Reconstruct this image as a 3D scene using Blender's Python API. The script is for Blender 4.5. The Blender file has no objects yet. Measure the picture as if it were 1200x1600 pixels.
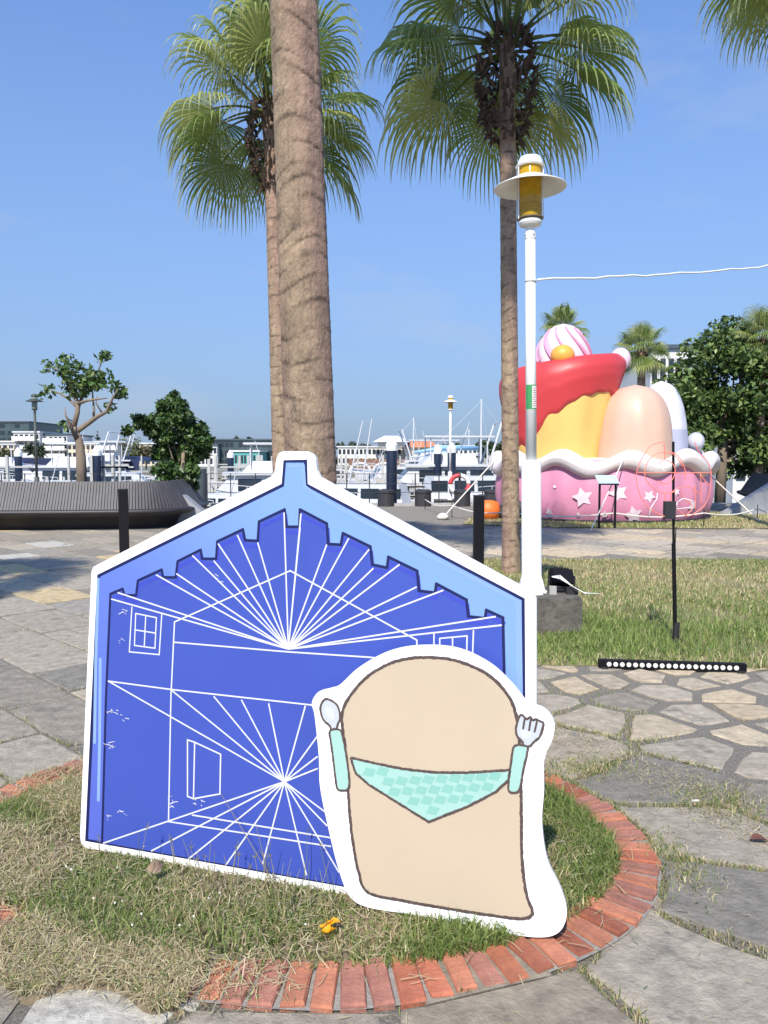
import bpy, math, random
import numpy as np
from mathutils import Vector, Matrix
R = math.radians
random.seed(7); rng = np.random.default_rng(7)
sc = bpy.context.scene
COL = sc.collection

# ------------------------------------------------------------------ camera, sky, sun, exposure
PITCH = math.atan(85/1200)
cd = bpy.data.cameras.new('camera'); cam = bpy.data.objects.new('camera', cd); COL.objects.link(cam)
cam.location = (0, 0, 1.5); cam.rotation_euler = (math.pi/2 - PITCH, 0, 0)
cd.sensor_fit = 'VERTICAL'; cd.sensor_height = 36; cd.lens = 27; cd.clip_start = .05; cd.clip_end = 6000
sc.camera = cam
SUN_AZ, SUN_EL = R(180+14), R(46)          # clockwise from +Y: the sun stands behind the camera, to its left
w = bpy.data.worlds.new('World'); sc.world = w; w.use_nodes = True
nt = w.node_tree; nt.nodes.clear()
sky = nt.nodes.new('ShaderNodeTexSky'); sky.sky_type = 'NISHITA'; sky.sun_disc = False
sky.sun_elevation = SUN_EL; sky.sun_rotation = SUN_AZ; sky.altitude = 0
sky.air_density = 1.0; sky.dust_density = .35; sky.ozone_density = 3.0
bg = nt.nodes.new('ShaderNodeBackground'); bg.inputs[1].default_value = .15
out = nt.nodes.new('ShaderNodeOutputWorld')
tcw = nt.nodes.new('ShaderNodeTexCoord'); sxw = nt.nodes.new('ShaderNodeSeparateXYZ'); nt.links.new(tcw.outputs['Generated'], sxw.inputs[0])
rmp = nt.nodes.new('ShaderNodeMapRange'); rmp.inputs[1].default_value = 0; rmp.inputs[2].default_value = .62; rmp.inputs[3].default_value = .95; rmp.inputs[4].default_value = .0
nt.links.new(sxw.outputs['Z'], rmp.inputs[0])                     # pale sea haze thinning upwards, the same all round
hz_mix = nt.nodes.new('ShaderNodeMix'); hz_mix.data_type = 'RGBA'; nt.links.new(rmp.outputs[0], hz_mix.inputs['Factor'])
tint = nt.nodes.new('ShaderNodeVectorMath'); tint.operation = 'MULTIPLY'; tint.inputs[1].default_value = (.70, .90, 1.16)
nt.links.new(sky.outputs[0], tint.inputs[0]); nt.links.new(tint.outputs[0], hz_mix.inputs['A']); hz_mix.inputs['B'].default_value = (1.25, 1.68, 2.5, 1)
cn = nt.nodes.new('ShaderNodeTexNoise'); cn.inputs['Scale'].default_value = 3.1; cn.inputs['Detail'].default_value = 7; cn.inputs['Roughness'].default_value = .6
cm = nt.nodes.new('ShaderNodeMapping'); cm.inputs['Scale'].default_value = (1, 1, 2.6); nt.links.new(tcw.outputs['Generated'], cm.inputs[0]); nt.links.new(cm.outputs[0], cn.inputs['Vector'])
cr_ = nt.nodes.new('ShaderNodeMapRange'); cr_.inputs[1].default_value = .545; cr_.inputs[2].default_value = .80; cr_.inputs[3].default_value = 0; cr_.inputs[4].default_value = .5; nt.links.new(cn.outputs['Fac'], cr_.inputs[0])
cx_ = nt.nodes.new('ShaderNodeMix'); cx_.data_type = 'RGBA'; nt.links.new(cr_.outputs[0], cx_.inputs['Factor']); nt.links.new(hz_mix.outputs['Result'], cx_.inputs['A']); cx_.inputs['B'].default_value = (2.5, 2.75, 3.2, 1)   # thin wisps of cloud
nt.links.new(cx_.outputs['Result'], bg.inputs[0])
nt.links.new(bg.outputs[0], out.inputs[0])
sl = bpy.data.lights.new('sun', 'SUN'); sl.energy = 4.2; sl.angle = R(.53); sl.color = (1, .945, .85)
so = bpy.data.objects.new('sun', sl); COL.objects.link(so)
sdir = Vector((math.sin(SUN_AZ)*math.cos(SUN_EL), math.cos(SUN_AZ)*math.cos(SUN_EL), math.sin(SUN_EL)))
so.rotation_euler = sdir.to_track_quat('Z', 'Y').to_euler(); so.location = (-8, -8, 20)
sc.view_settings.view_transform = 'Standard'; sc.view_settings.look = 'None'
sc.view_settings.exposure = .54; sc.view_settings.gamma = 1; sc.view_settings.use_curve_mapping = False
sc.render.engine = 'CYCLES'
sc.cycles.max_bounces = 8; sc.cycles.transparent_max_bounces = 8

# ------------------------------------------------------------------ helpers
def ray(x, y):
    c = ((x-600)/1200, -(y-800)/1200)
    cp, sp = math.cos(PITCH), math.sin(PITCH)
    return Vector((c[0], cp + c[1]*sp, c[1]*cp - sp))
def G(x, y, z=0.):                 # the point of the ground under a place of the photograph
    r = ray(x, y); return Vector((0, 0, 1.5)) + r*((z-1.5)/r.z)
def at(x, y, Y):                   # the point at distance Y
    r = ray(x, y); return Vector((0, 0, 1.5)) + r*(Y/r.y)

def tag(o, label=None, cat=None, group=None, kind=None):
    if label: o['label'] = label
    if cat: o['category'] = cat
    if group: o['group'] = group
    if kind: o['kind'] = kind
    return o
def thing(name, label, cat, loc=(0, 0, 0), rz=0, group=None):
    o = bpy.data.objects.new(name, None); COL.objects.link(o); o.empty_display_size = .1
    o.location = loc; o.rotation_euler = (0, 0, rz)
    return tag(o, label, cat, group)
def kids(o): return [c for c in ALLOBJ() if c.parent is o]
def ALLOBJ(): return list(bpy.data.objects)
CHILD = {}
def dup(o, parent=None, **kw):
    c = o.copy(); COL.objects.link(c)
    if parent: setp(c, parent)
    for ch in list(CHILD.get(o.name, [])): dup(ch, c)
    return c
def setp(o, p):
    o.parent = p; CHILD.setdefault(p.name, []).append(o)

class MB:
    def __init__(s): s.v = []; s.f = []; s.c = []; s.cur = (1, 1, 1)
    def add(s, vs, fs):
        n = len(s.v); s.v += [tuple(v) for v in vs]; s.f += [tuple(i+n for i in f) for f in fs]
        s.c += [s.cur]*len(vs); return s
    def box(s, c, d, rz=0, M=None):
        x, y, z = d[0]/2, d[1]/2, d[2]/2
        vs = [Vector((i*x, j*y, k*z)) for k in (-1, 1) for j in (-1, 1) for i in (-1, 1)]
        m = Matrix.Rotation(rz, 3, 'Z') if M is None else M
        vs = [m @ v + Vector(c) for v in vs]
        return s.add(vs, [(0, 2, 3, 1), (4, 5, 7, 6), (0, 1, 5, 4), (2, 6, 7, 3), (0, 4, 6, 2), (1, 3, 7, 5)])
    def tube(s, pts, rad, n=8, cap=True):
        pts = [Vector(p) for p in pts]
        if not hasattr(rad, '__len__'): rad = [rad]*len(pts)
        vs = []; fs = []; up = None
        for i, p in enumerate(pts):
            t = (pts[min(i+1, len(pts)-1)] - pts[max(i-1, 0)])
            t = t.normalized() if t.length > 1e-9 else Vector((0, 0, 1))
            if up is None: up = t.orthogonal().normalized()
            a = (up - t*up.dot(t))
            a = a.normalized() if a.length > 1e-6 else t.orthogonal().normalized()
            up = a; b = t.cross(a)
            vs += [p + (a*math.cos(k*2*math.pi/n) + b*math.sin(k*2*math.pi/n))*rad[i] for k in range(n)]
        for i in range(len(pts)-1):
            for k in range(n):
                fs.append((i*n+k, i*n+(k+1) % n, (i+1)*n+(k+1) % n, (i+1)*n+k))
        if cap: fs += [tuple(range(n))[::-1], tuple(range((len(pts)-1)*n, len(pts)*n))]
        return s.add(vs, fs)
    def lathe(s, prof, n=24, c=(0, 0, 0)):
        vs = [(c[0]+r*math.cos(k*2*math.pi/n), c[1]+r*math.sin(k*2*math.pi/n), c[2]+z) for r, z in prof for k in range(n)]
        fs = []
        for i in range(len(prof)-1):
            for k in range(n): fs.append((i*n+k, i*n+(k+1) % n, (i+1)*n+(k+1) % n, (i+1)*n+k))
        if prof[0][0] > 1e-6: fs.append(tuple(range(n))[::-1])
        if prof[-1][0] > 1e-6: fs.append(tuple(range((len(prof)-1)*n, len(prof)*n)))
        return s.add(vs, fs)
    def slab(s, poly, z0, z1):            # upright prism over a 2-D outline (x, y)
        n = len(poly)
        ar = sum(poly[i][0]*poly[(i+1) % n][1] - poly[(i+1) % n][0]*poly[i][1] for i in range(n))
        if ar < 0: poly = poly[::-1]
        vs = [(p[0], p[1], z0) for p in poly] + [(p[0], p[1], z1) for p in poly]
        return s.add(vs, [tuple(range(n))[::-1], tuple(range(n, 2*n))] + [(i, (i+1) % n, n+(i+1) % n, n+i) for i in range(n)])
    def ribbon(s, pts, wd, z):            # a flat line of width wd in the plane z
        for a, b in zip(pts[:-1], pts[1:]):
            a = Vector(a); b = Vector(b); d = (b-a)
            if d.length < 1e-6: continue
            d.normalize(); n = Vector((-d.y, d.x))*wd/2; e = d*wd*.35
            q = [a-n-e, b-n+e, b+n+e, a+n-e]
            s.add([(p.x, p.y, z) for p in q], [(0, 1, 2, 3)]); z += .000004
        return s
    def build(s, name, m, parent=None, smooth=False, col=False):
        me = bpy.data.meshes.new(name); me.from_pydata([tuple(v) for v in s.v], [], s.f)
        me.materials.append(m)
        if smooth: me.polygons.foreach_set('use_smooth', [True]*len(me.polygons))
        if col:
            a = me.color_attributes.new('Col', 'FLOAT_COLOR', 'POINT')
            a.data.foreach_set('color', np.array([(c[0], c[1], c[2], 1) for c in s.c], dtype=np.float32).ravel())
        me.update()
        o = bpy.data.objects.new(name, me); COL.objects.link(o)
        if parent: setp(o, parent)
        return o

def np_obj(name, V, F3, colr, m, parent=None, F4=None, smooth=False):   # numpy arrays -> one mesh
    me = bpy.data.meshes.new(name); V = np.asarray(V, dtype=np.float32)
    parts = []
    nq = 0 if F4 is None else len(F4); nt_ = 0 if F3 is None else len(F3)
    loops = np.concatenate(([np.asarray(F4).ravel()] if nq else []) + ([np.asarray(F3).ravel()] if nt_ else [])).astype(np.int32)
    st = np.concatenate(([np.arange(nq)*4] if nq else []) + ([nq*4 + np.arange(nt_)*3] if nt_ else [])).astype(np.int32)
    me.vertices.add(len(V)); me.vertices.foreach_set('co', V.ravel())
    me.loops.add(len(loops)); me.loops.foreach_set('vertex_index', loops)
    me.polygons.add(nq+nt_); me.polygons.foreach_set('loop_start', st)
    if smooth: me.polygons.foreach_set('use_smooth', np.ones(nq+nt_, dtype=bool))
    me.update(calc_edges=True); me.validate()
    if colr is not None:
        a = me.color_attributes.new('Col', 'FLOAT_COLOR', 'POINT')
        c4 = np.ones((len(V), 4), dtype=np.float32); c4[:, :3] = colr
        a.data.foreach_set('color', c4.ravel())
    me.materials.append(m)
    o = bpy.data.objects.new(name, me); COL.objects.link(o)
    if parent: setp(o, parent)
    return o

# ------------------------------------------------------------------ materials
def S(r, g, b):                     # sRGB 0-255 -> linear
    f = lambda c: (c/255/12.92 if c/255 <= .04045 else ((c/255+.055)/1.055)**2.4)
    return (f(r), f(g), f(b))
def mat(name, col, rough=.6, var=.0, vscale=8., bump=0., bscale=40., metal=0., attr=False, spec=.5,
        trans=0., stretch=None, dirt=None, dscale=3., dthr=.55, coat=0.):
    m = bpy.data.materials.new(name); m.use_nodes = True; n = m.node_tree.nodes; L = m.node_tree.links
    b = n['Principled BSDF']; b.inputs['Roughness'].default_value = rough; b.inputs['Metallic'].default_value = metal
    b.inputs['Specular IOR Level'].default_value = spec; b.inputs['Coat Weight'].default_value = coat
    tc = n.new('ShaderNodeTexCoord'); vec = tc.outputs['Object']
    if stretch:
        mp = n.new('ShaderNodeMapping'); mp.inputs['Scale'].default_value = stretch
        L.new(vec, mp.inputs[0]); vec = mp.outputs[0]
    if attr:
        at_ = n.new('ShaderNodeAttribute'); at_.attribute_name = 'Col'; src = at_.outputs['Color']
    else:
        rg = n.new('ShaderNodeRGB'); rg.outputs[0].default_value = (*col, 1); src = rg.outputs[0]
    if var > 0:
        no = n.new('ShaderNodeTexNoise'); no.inputs['Scale'].default_value = vscale; no.inputs['Detail'].default_value = 6
        no.inputs['Roughness'].default_value = .65; L.new(vec, no.inputs['Vector'])
        mr = n.new('ShaderNodeMapRange'); mr.inputs[1].default_value = .25; mr.inputs[2].default_value = .75
        mr.inputs[3].default_value = 1-var; mr.inputs[4].default_value = 1+var; L.new(no.outputs['Fac'], mr.inputs[0])
        mx = n.new('ShaderNodeVectorMath'); mx.operation = 'SCALE'
        L.new(src, mx.inputs[0]); L.new(mr.outputs[0], mx.inputs['Scale']); src = mx.outputs[0]
    if dirt:
        no = n.new('ShaderNodeTexNoise'); no.inputs['Scale'].default_value = dscale; no.inputs['Detail'].default_value = 8
        no.inputs['Roughness'].default_value = .7; L.new(vec, no.inputs['Vector'])
        mr = n.new('ShaderNodeMapRange'); mr.inputs[1].default_value = dthr; mr.inputs[2].default_value = dthr+.12
        L.new(no.outputs['Fac'], mr.inputs[0])
        mx = n.new('ShaderNodeMix'); mx.data_type = 'RGBA'
        L.new(mr.outputs[0], mx.inputs['Factor']); L.new(src, mx.inputs['A']); mx.inputs['B'].default_value = (*dirt, 1)
        src = mx.outputs['Result']
    L.new(src, b.inputs['Base Color'])
    if bump > 0:
        no = n.new('ShaderNodeTexNoise'); no.inputs['Scale'].default_value = bscale; no.inputs['Detail'].default_value = 8
        no.inputs['Roughness'].default_value = .7; L.new(vec, no.inputs['Vector'])
        bp = n.new('ShaderNodeBump'); bp.inputs['Strength'].default_value = bump; bp.inputs['Distance'].default_value = .02
        L.new(no.outputs['Fac'], bp.inputs['Height']); L.new(bp.outputs[0], b.inputs['Normal'])
    if trans > 0:
        tr = n.new('ShaderNodeBsdfTranslucent'); L.new(src, tr.inputs[0])
        ms = n.new('ShaderNodeMixShader'); ms.inputs[0].default_value = trans
        L.new(b.outputs[0], ms.inputs[1]); L.new(tr.outputs[0], ms.inputs[2]); L.new(ms.outputs[0], n['Material Output'].inputs[0])
    return m
M = {}
M['stone'] = mat('flagstone', None, .85, .38, 13, .8, 34, attr=True, dirt=(.16, .145, .12), dscale=3.2, dthr=.57)
M['grit'] = mat('pebble_grit', (.25, .225, .185), .95, .7, 90, 1., 110, dirt=(.36, .33, .27), dscale=60, dthr=.6)
M['soil'] = mat('dry_soil', (.27, .21, .13), .95, .5, 9, 1., 60, dirt=(.2, .17, .1), dscale=5)
M['turf'] = mat('turf', (.24, .22, .10), .95, .5, 3, 1., 40, dirt=(.32, .25, .15), dscale=2.2, dthr=.52)
M['sand'] = mat('sandy_ground', (.3, .27, .22), .95, .25, 2, .5, 30)
M['brick'] = mat('brick', None, .9, .3, 16, .6, 60, attr=True, dirt=(.3, .22, .17), dscale=11, dthr=.62)
M['mortar'] = mat('mortar', (.3, .28, .25), .95, .3, 20, .6, 80)
M['blade'] = mat('grass_blade', None, .6, 0, attr=True, trans=.42, spec=.3)
M['leaf'] = mat('leaf', None, .42, 0, attr=True, trans=.22, spec=.45)
M['frond'] = mat('palm_frond', None, .42, 0, attr=True, trans=.45, spec=.5)
M['bark'] = mat('bark', (.22, .17, .125), .9, .3, 6, .8, 18, stretch=(1, 1, .3))
M['concrete'] = mat('concrete', (.36, .35, .33), .9, .2, 4, .3, 40)
M['dark_concrete'] = mat('weathered_concrete', (.12, .11, .09), .95, .4, 7, .7, 30, dirt=(.05, .05, .04), dscale=6, dthr=.52)
M['white'] = mat('white_paint', (.78, .78, .75), .35, .05, 6, dirt=(.52, .47, .4), dscale=9, dthr=.68)
M['foam_white'] = mat('white_board', (.84, .84, .84), .5, .02, 4, dirt=(.62, .61, .58), dscale=7, dthr=.72)
M['black'] = mat('black_paint', (.006, .006, .008), .55, .2, 10, spec=.2)
M['blackrub'] = mat('black_plastic', (.02, .02, .022), .6, .2, 10)
M['amber'] = mat('amber_acrylic', (.7, .42, .012), .12, .25, 9, spec=.6, trans=.35)
M['straw'] = mat('straw', None, .8, 0, attr=True, trans=.1)

# ------------------------------------------------------------------ ground, water, far shore
def sheet(name, x0, x1, y0, y1, z, m, kind='structure'):
    b = MB(); b.add([(x0, y0, z), (x1, y0, z), (x1, y1, z), (x0, y1, z)], [(0, 1, 2, 3)])
    return tag(b.build(name, m), kind=kind)
QUAY = 24.3
g = MB(); g.box((0, (QUAY-40)/2, -.9), (400, QUAY+40, 1.72))
tag(g.build('ground', M['sand']), kind='structure')                    # top at z = -0.04
M['water'] = mat('harbour_water', (.035, .07, .075), .12, .2, .3, .25, 1.2)
sheet('water', -900, 900, QUAY-1, 90, -1.5, M['water'])
M['shore'] = mat('far_shore', (.2, .2, .16), .95, .3, .05)
fs_ = MB(); fs_.box((0, 2087, -1), (6000, 4000, 1.6)); tag(fs_.build('far_shore', M['shore']), kind='structure')
b = MB(); b.box((0, QUAY-.2, .02), (200, .4, .1)); b.build('quay_edge', M['concrete'])['kind'] = 'structure'

# ring of the planting bed (closed smooth curve)
RP = [(-.09, 2.085), (.38, 2.2), (.75, 2.44), (.93, 2.79), (.87, 3.2), (.6, 3.6), (.1, 3.95), (-.5, 4.1), (-1.05, 3.95),
      (-1.46, 3.62), (-1.68, 3.2), (-1.56, 2.74), (-1.24, 2.38), (-.86, 2.18), (-.5, 2.115)]
def closed(P, n):
    out = []; k = len(P)
    for i in range(k):
        p0, p1, p2, p3 = [Vector(P[(i+j-1) % k]) for j in range(4)]
        for s in range(n):
            t = s/n
            out.append(.5*((2*p1) + (p2-p0)*t + (2*p0-5*p1+4*p2-p3)*t*t + (3*p1-p0-3*p2+p3)*t**3))
    return out
RC = closed(RP, 24)
RING = np.array([(p.x, p.y) for p in RC])
def inside(pt, poly):
    x, y = pt; c = False; n = len(poly); j = n-1
    for i in range(n):
        if (poly[i][1] > y) != (poly[j][1] > y) and x < (poly[j][0]-poly[i][0])*(y-poly[i][1])/(poly[j][1]-poly[i][1])+poly[i][0]: c = not c
        j = i
    return c
def inside_np(P, poly):
    x, y = P[:, 0], P[:, 1]; c = np.zeros(len(P), bool); n = len(poly); j = n-1
    for i in range(n):
        d = poly[j][1]-poly[i][1]
        if d != 0:
            m = ((poly[i][1] > y) != (poly[j][1] > y)) & (x < (poly[j][0]-poly[i][0])*(y-poly[i][1])/d + poly[i][0]); c ^= m
        j = i
    return c
def ring_offset(d):
    n = len(RC); o = []
    for i, p in enumerate(RC):
        t = (RC[(i+1) % n]-RC[i-1]).normalized(); o.append((p.x + t.y*d, p.y - t.x*d))
    return o
def dist_ring(P):
    P = np.atleast_2d(P); d = np.sqrt(((P[:, None, :]-RING[None, ::3, :])**2).sum(2)).min(1)
    ins = inside_np(P, RING[::3]); return np.where(ins, -d, d)

# lawn outline in front of the road, strip of turf beyond it
LAWN = [(.95, 5.5), (1.6, 5.47), (2.6, 5.36), (4.2, 5.3), (9, 5.2), (30, 5.2), (30, 11.25), (6, 11.2), (2.8, 11.25), (1.2, 11.35), (.7, 9)]
STRIP = [(1.75, 17.2), (4, 16.45), (7, 16.2), (12, 16.1), (40, 16), (40, 21), (6, 21.2), (2.6, 20.6)]
b = MB(); b.cur = (1, 1, 1); b.add([(x, y, -.006) for x, y in LAWN], [tuple(range(len(LAWN)))]); tag(b.build('lawn_soil', M['turf']), kind='structure')
b = MB(); b.add([(x, y, .004) for x, y in STRIP], [tuple(range(len(STRIP)))]); tag(b.build('turf_strip_soil', M['turf']), kind='structure')
b = MB(); io = ring_offset(-.05)
cx, cy = -.3, 3.0
rings = [[(cx+(x-cx)*s, cy+(y-cy)*s, -.002+.014*(1-s**2)) for x, y in io] for s in (1, .75, .5, .25)]
n = len(io); vs = [p for r in rings for p in r] + [(cx, cy, .014)]
fsx = [(k*n+i, k*n+(i+1) % n, (k+1)*n+(i+1) % n, (k+1)*n+i) for k in range(3) for i in range(n)] + [(3*n+i, 3*n+(i+1) % n, 4*n) for i in range(n)]
b.add(vs, fsx); tag(b.build('planting_bed', M['soil']), kind='structure')

# ------------------------------------------------------------------ paving: every stone a piece
pv = MB(); pv.add([(-60, -3, -.010), (60, -3, -.010), (60, 24.0, -.010), (-60, 24.0, -.010)], [(0, 1, 2, 3)])
pavement = tag(pv.build('pavement', M['grit']), kind='structure')
def clip(poly, p, q):              # keep the side of poly nearer to p than to q
    mx, my = (p[0]+q[0])/2, (p[1]+q[1])/2; nx, ny = q[0]-p[0], q[1]-p[1]; o = []
    for i in range(len(poly)):
        a, b_ = poly[i], poly[(i+1) % len(poly)]
        da = (a[0]-mx)*nx+(a[1]-my)*ny; db = (b_[0]-mx)*nx+(b_[1]-my)*ny
        if da <= 0: o.append(a)
        if (da < 0) != (db < 0) and abs(da-db) > 1e-12:
            t = da/(da-db); o.append((a[0]+(b_[0]-a[0])*t, a[1]+(b_[1]-a[1])*t))
    return o
def inset(poly, d):
    n = len(poly); ar = sum(poly[i][0]*poly[(i+1) % n][1]-poly[(i+1) % n][0]*poly[i][1] for i in range(n))
    if ar < 0: poly = poly[::-1]
    lines = []
    for i in range(n):
        a, b_ = Vector(poly[i]), Vector(poly[(i+1) % n]); t = b_-a
        if t.length < 1e-5: continue
        t.normalize(); nn = Vector((-t.y, t.x)); lines.append((a+nn*d, nn))
    c = Vector((sum(p[0] for p in poly)/n, sum(p[1] for p in poly)/n)); P = [(c.x-4, c.y-4), (c.x+4, c.y-4), (c.x+4, c.y+4), (c.x-4, c.y+4)]
    for a, nn in lines:
        o = []
        for i in range(len(P)):
            p, q = Vector(P[i]), Vector(P[(i+1) % len(P)]); dp = (p-a).dot(nn); dq = (q-a).dot(nn)
            if dp >= 0: o.append(tuple(p))
            if (dp < 0) != (dq < 0): o.append(tuple(p+(q-p)*(dp/(dp-dq))))
        P = o
        if len(P) < 3: return []
    return P
def rough(poly, step, j):          # uneven, slightly rounded edges
    o = []; n = len(poly)
    for i in range(n):
        a, b_ = Vector(poly[i]), Vector(poly[(i+1) % n]); L = (b_-a).length; k = max(1, int(L/step))
        for s in range(k):
            t = s/k; p = a+(b_-a)*t
            if s == 0 and L > .05:
                c = Vector((sum(q[0] for q in poly)/n, sum(q[1] for q in poly)/n)); p = p+(c-p)*.04
            o.append((p.x+random.uniform(-j, j), p.y+random.uniform(-j, j)))
    return o
def area(p): return abs(sum(p[i][0]*p[(i+1) % len(p)][1]-p[(i+1) % len(p)][0]*p[i][1] for i in range(len(p))))/2
stones = []      # (depth, outline, colour)
def gray():
    v = random.uniform(.8, 1.2); t = random.random()
    if t < .5: c = (.30, .262, .205)
    elif t < .8: c = (.345, .293, .22)
    else: c = (.25, .227, .187)
    return tuple(x*v for x in c)
def cream():
    v = random.uniform(.85, 1.15); c = random.choice([(.5, .4, .27), (.46, .38, .265), (.43, .355, .255), (.36, .31, .24)]); return tuple(x*v for x in c)
def back_edge(x): return 5.4
# left and rear: oblique courses of slabs
U = Vector((.72, -.694)); Wv = Vector((.694, .72))
GRID = []
def crazy_zone(x, y): return x > .95+.0*y and y < 5.6
def pushed(q):                     # keep clear of the brick ring
    near = RING[::3]; o = []
    for p, dp in zip(q, dist_ring(np.array(q))):
        if dp < .115:
            k = np.argmin(((near-np.array(p))**2).sum(1)); c0 = near[k]; kk = (k*3) % len(RC); t = (RC[(kk+1) % len(RC)]-RC[kk-1]).normalized(); p = (c0[0]+t.y*.12, c0[1]-t.x*.12)
        o.append(p)
    return o
r0 = -14
while r0 < 26:
    h = random.uniform(.36, .6); t0 = -26+random.uniform(0, 1)
    while t0 < 22:
        l = random.uniform(.5, 1.15); q = [U*t0+Wv*r0, U*(t0+l)+Wv*r0, U*(t0+l)+Wv*(r0+h), U*t0+Wv*(r0+h)]
        c = (q[0]+q[2])/2
        if -13 < c.x < 16 and .5 < c.y < 16.6 and abs(c.x) < c.y*.62+1.2: GRID.append([tuple(p) for p in q])
        t0 += l
    r0 += h
gc = np.array([((p[0][0]+p[2][0])/2, (p[0][1]+p[2][1])/2) for p in GRID])
dr = dist_ring(gc)
for p, c, d in zip(GRID, gc, dr):
    if any(inside(q, LAWN) or q[1] > 16.4 for q in p): continue
    if d < .02 or (c[0] > .55 and c[1] < 5.8) or (c[1] < 2.5 and c[0] > -1.9): continue
    k = random.random()
    col = gray() if k < .87 else ((.46, .43, .37) if k < .96 else (.5, .39, .22))
    if c[1] > 11.3 and c[0] > 1: col = tuple(x*1.2 for x in gray()) if random.random() < .6 else cream()
    q = inset(p, .006)
    if not q: continue
    q = rough(q, .2 if d > 1 else .09, .008)
    if d < 1: q = pushed(q)
    if area(q) > .012: stones.append((c[1], q, col, c))
# round the bed and on the right: irregular stones
seeds = [(-.80, 1.84, .3, 1)]
def try_seed(x, y, rmin):
    for sx, sy, sr, _ in seeds:
        if (x-sx)**2+(y-sy)**2 < max(rmin, sr*.8)**2: return
    seeds.append((x, y, rmin, 1))
for _ in range(14000):
    x, y = random.uniform(-3.4, 6.5), random.uniform(.6, 5.9)
    d = float(dist_ring((x, y))[0])
    if d < .1: continue
    big = d < 1.0 or (y < 2.9)
    if big and d < .32: continue
    try_seed(x, y, .40 if big else .27)
sd = [(s[0], s[1]) for s in seeds]
band = ring_offset(.11)
for i, s in enumerate(sd):
    d = float(dist_ring(s)[0])
    if (s[0] < .55 and s[1] > 2.45) or s[1] > 5.9: continue
    poly = [(s[0]-1.3, s[1]-1.3), (s[0]+1.3, s[1]-1.3), (s[0]+1.3, s[1]+1.3), (s[0]-1.3, s[1]+1.3)]
    for j, q in enumerate(sd):
        if j != i and (q[0]-s[0])**2+(q[1]-s[1])**2 < 5: poly = clip(poly, s, q)
        if len(poly) < 3: break
    isc = d > 1.05 and s[1] > 2.9 and s[0] > .9
    q = inset(poly, random.uniform(.022, .04) if isc else random.uniform(.013, .026)) if len(poly) > 2 else []
    if not q: continue
    # push back from the ring and from the lawn
    o = []
    q = rough(q, .11, .012)
    cut = np.array(q); dq = dist_ring(cut)
    near = RING[::3]
    for p, dp in zip(q, dq):
        if dp < .115:
            k = np.argmin(((near-np.array(p))**2).sum(1)); c0 = near[k]
            kk = (k*3) % len(RC); t = (RC[(kk+1) % len(RC)]-RC[kk-1]).normalized(); p = (c0[0]+t.y*.12, c0[1]-t.x*.12)
        y_l = 5.5-.035*p[0]
        if p[0] > .8 and p[1] > y_l: p = (p[0], y_l)
        o.append(p)
    if area(o) < .012: continue
    col = (.5, .47, .4) if i == 0 else cream() if isc and random.random() < .85 else gray()
    stones.append((s[1], o, col, s))
def stone_geo(mb, o, col):
    n = len(o); z = random.uniform(-.004, .004); c = Vector((sum(p[0] for p in o)/n, sum(p[1] for p in o)/n))
    tx, ty = random.uniform(-.006, .006), random.uniform(-.006, .006)
    ins = []
    for p in o:
        v = Vector(p)-c; L = max(v.length, 1e-4); ins.append(c+v*max(0, (L-.012)/L))
    zz = lambda p: z+(p[0]-c.x)*tx+(p[1]-c.y)*ty
    vs = [(p[0], p[1], -.03) for p in o]+[(p[0], p[1], zz(p)-.004) for p in o]+[(p[0], p[1], zz(p)) for p in ins]
    ar = sum(o[i][0]*o[(i+1) % n][1]-o[(i+1) % n][0]*o[i][1] for i in range(n))
    fs = [(k*n+i, k*n+(i+1) % n, (k+1)*n+(i+1) % n, (k+1)*n+i) for k in range(2) for i in range(n)]+[tuple(range(2*n, 3*n))]
    if ar < 0: fs = [f[::-1] for f in fs]
    mb.cur = col; mb.add(vs, fs)
def seen(c): return abs(c[0]) < c[1]*.52+.3 and c[1] > 1.5
stones.sort(key=lambda s: (not seen(s[3]), s[0]))
rest = MB()
for k, (d, o, col, c) in enumerate(stones):
    if k < 296 and seen(c):
        m_ = MB(); stone_geo(m_, o, col); m_.build('flagstone', M['stone'], pavement, col=True)
    else: stone_geo(rest, o, col)
ro = rest.build('flagstone_field', M['stone'], pavement, col=True); ro['kind'] = 'stuff'

# ------------------------------------------------------------------ brick edging
edge_sheet = MB(); oo = ring_offset(.097); ii = ring_offset(-.105); n = len(oo)
edge_sheet.add([(x, y, .002) for x, y in oo]+[(x, y, .002) for x, y in ii], [(i, (i+1) % n, n+(i+1) % n, n+i) for i in range(n)])
edging = tag(edge_sheet.build('brick_edging', M['mortar']), kind='structure')
def brick_mesh(seed):
    rr = random.Random(seed); x, y, z = .033+rr.uniform(-.003, .003), .09+rr.uniform(-.008, .006), .02
    o = [(-x, -y), (x, -y), (x, y), (-x, y)]; o = [(p[0]+rr.uniform(-.003, .003), p[1]+rr.uniform(-.006, .006)) for p in o]
    mb = MB(); v = rr.uniform(.7, 1.2); mb.cur = random.choice([(.47*v, .16*v, .085*v), (.42*v, .135*v, .075*v), (.52*v, .2*v, .115*v), (.33*v, .14*v, .1*v)])
    ins = [(p[0]*.86, p[1]*.95) for p in o]
    vs = [(*p, -.05) for p in o]+[(*p, z-.008) for p in o]+[(*p, z+rr.uniform(-.003, .003)) for p in ins]
    mb.add(vs, [(k*4+i, k*4+(i+1) % 4, (k+1)*4+(i+1) % 4, (k+1)*4+i) for k in range(2) for i in range(4)]+[(8, 9, 10, 11)])
    return mb.build('brick', M['brick'], edging, col=True)
protos = [brick_mesh(i) for i in range(14)]
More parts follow.
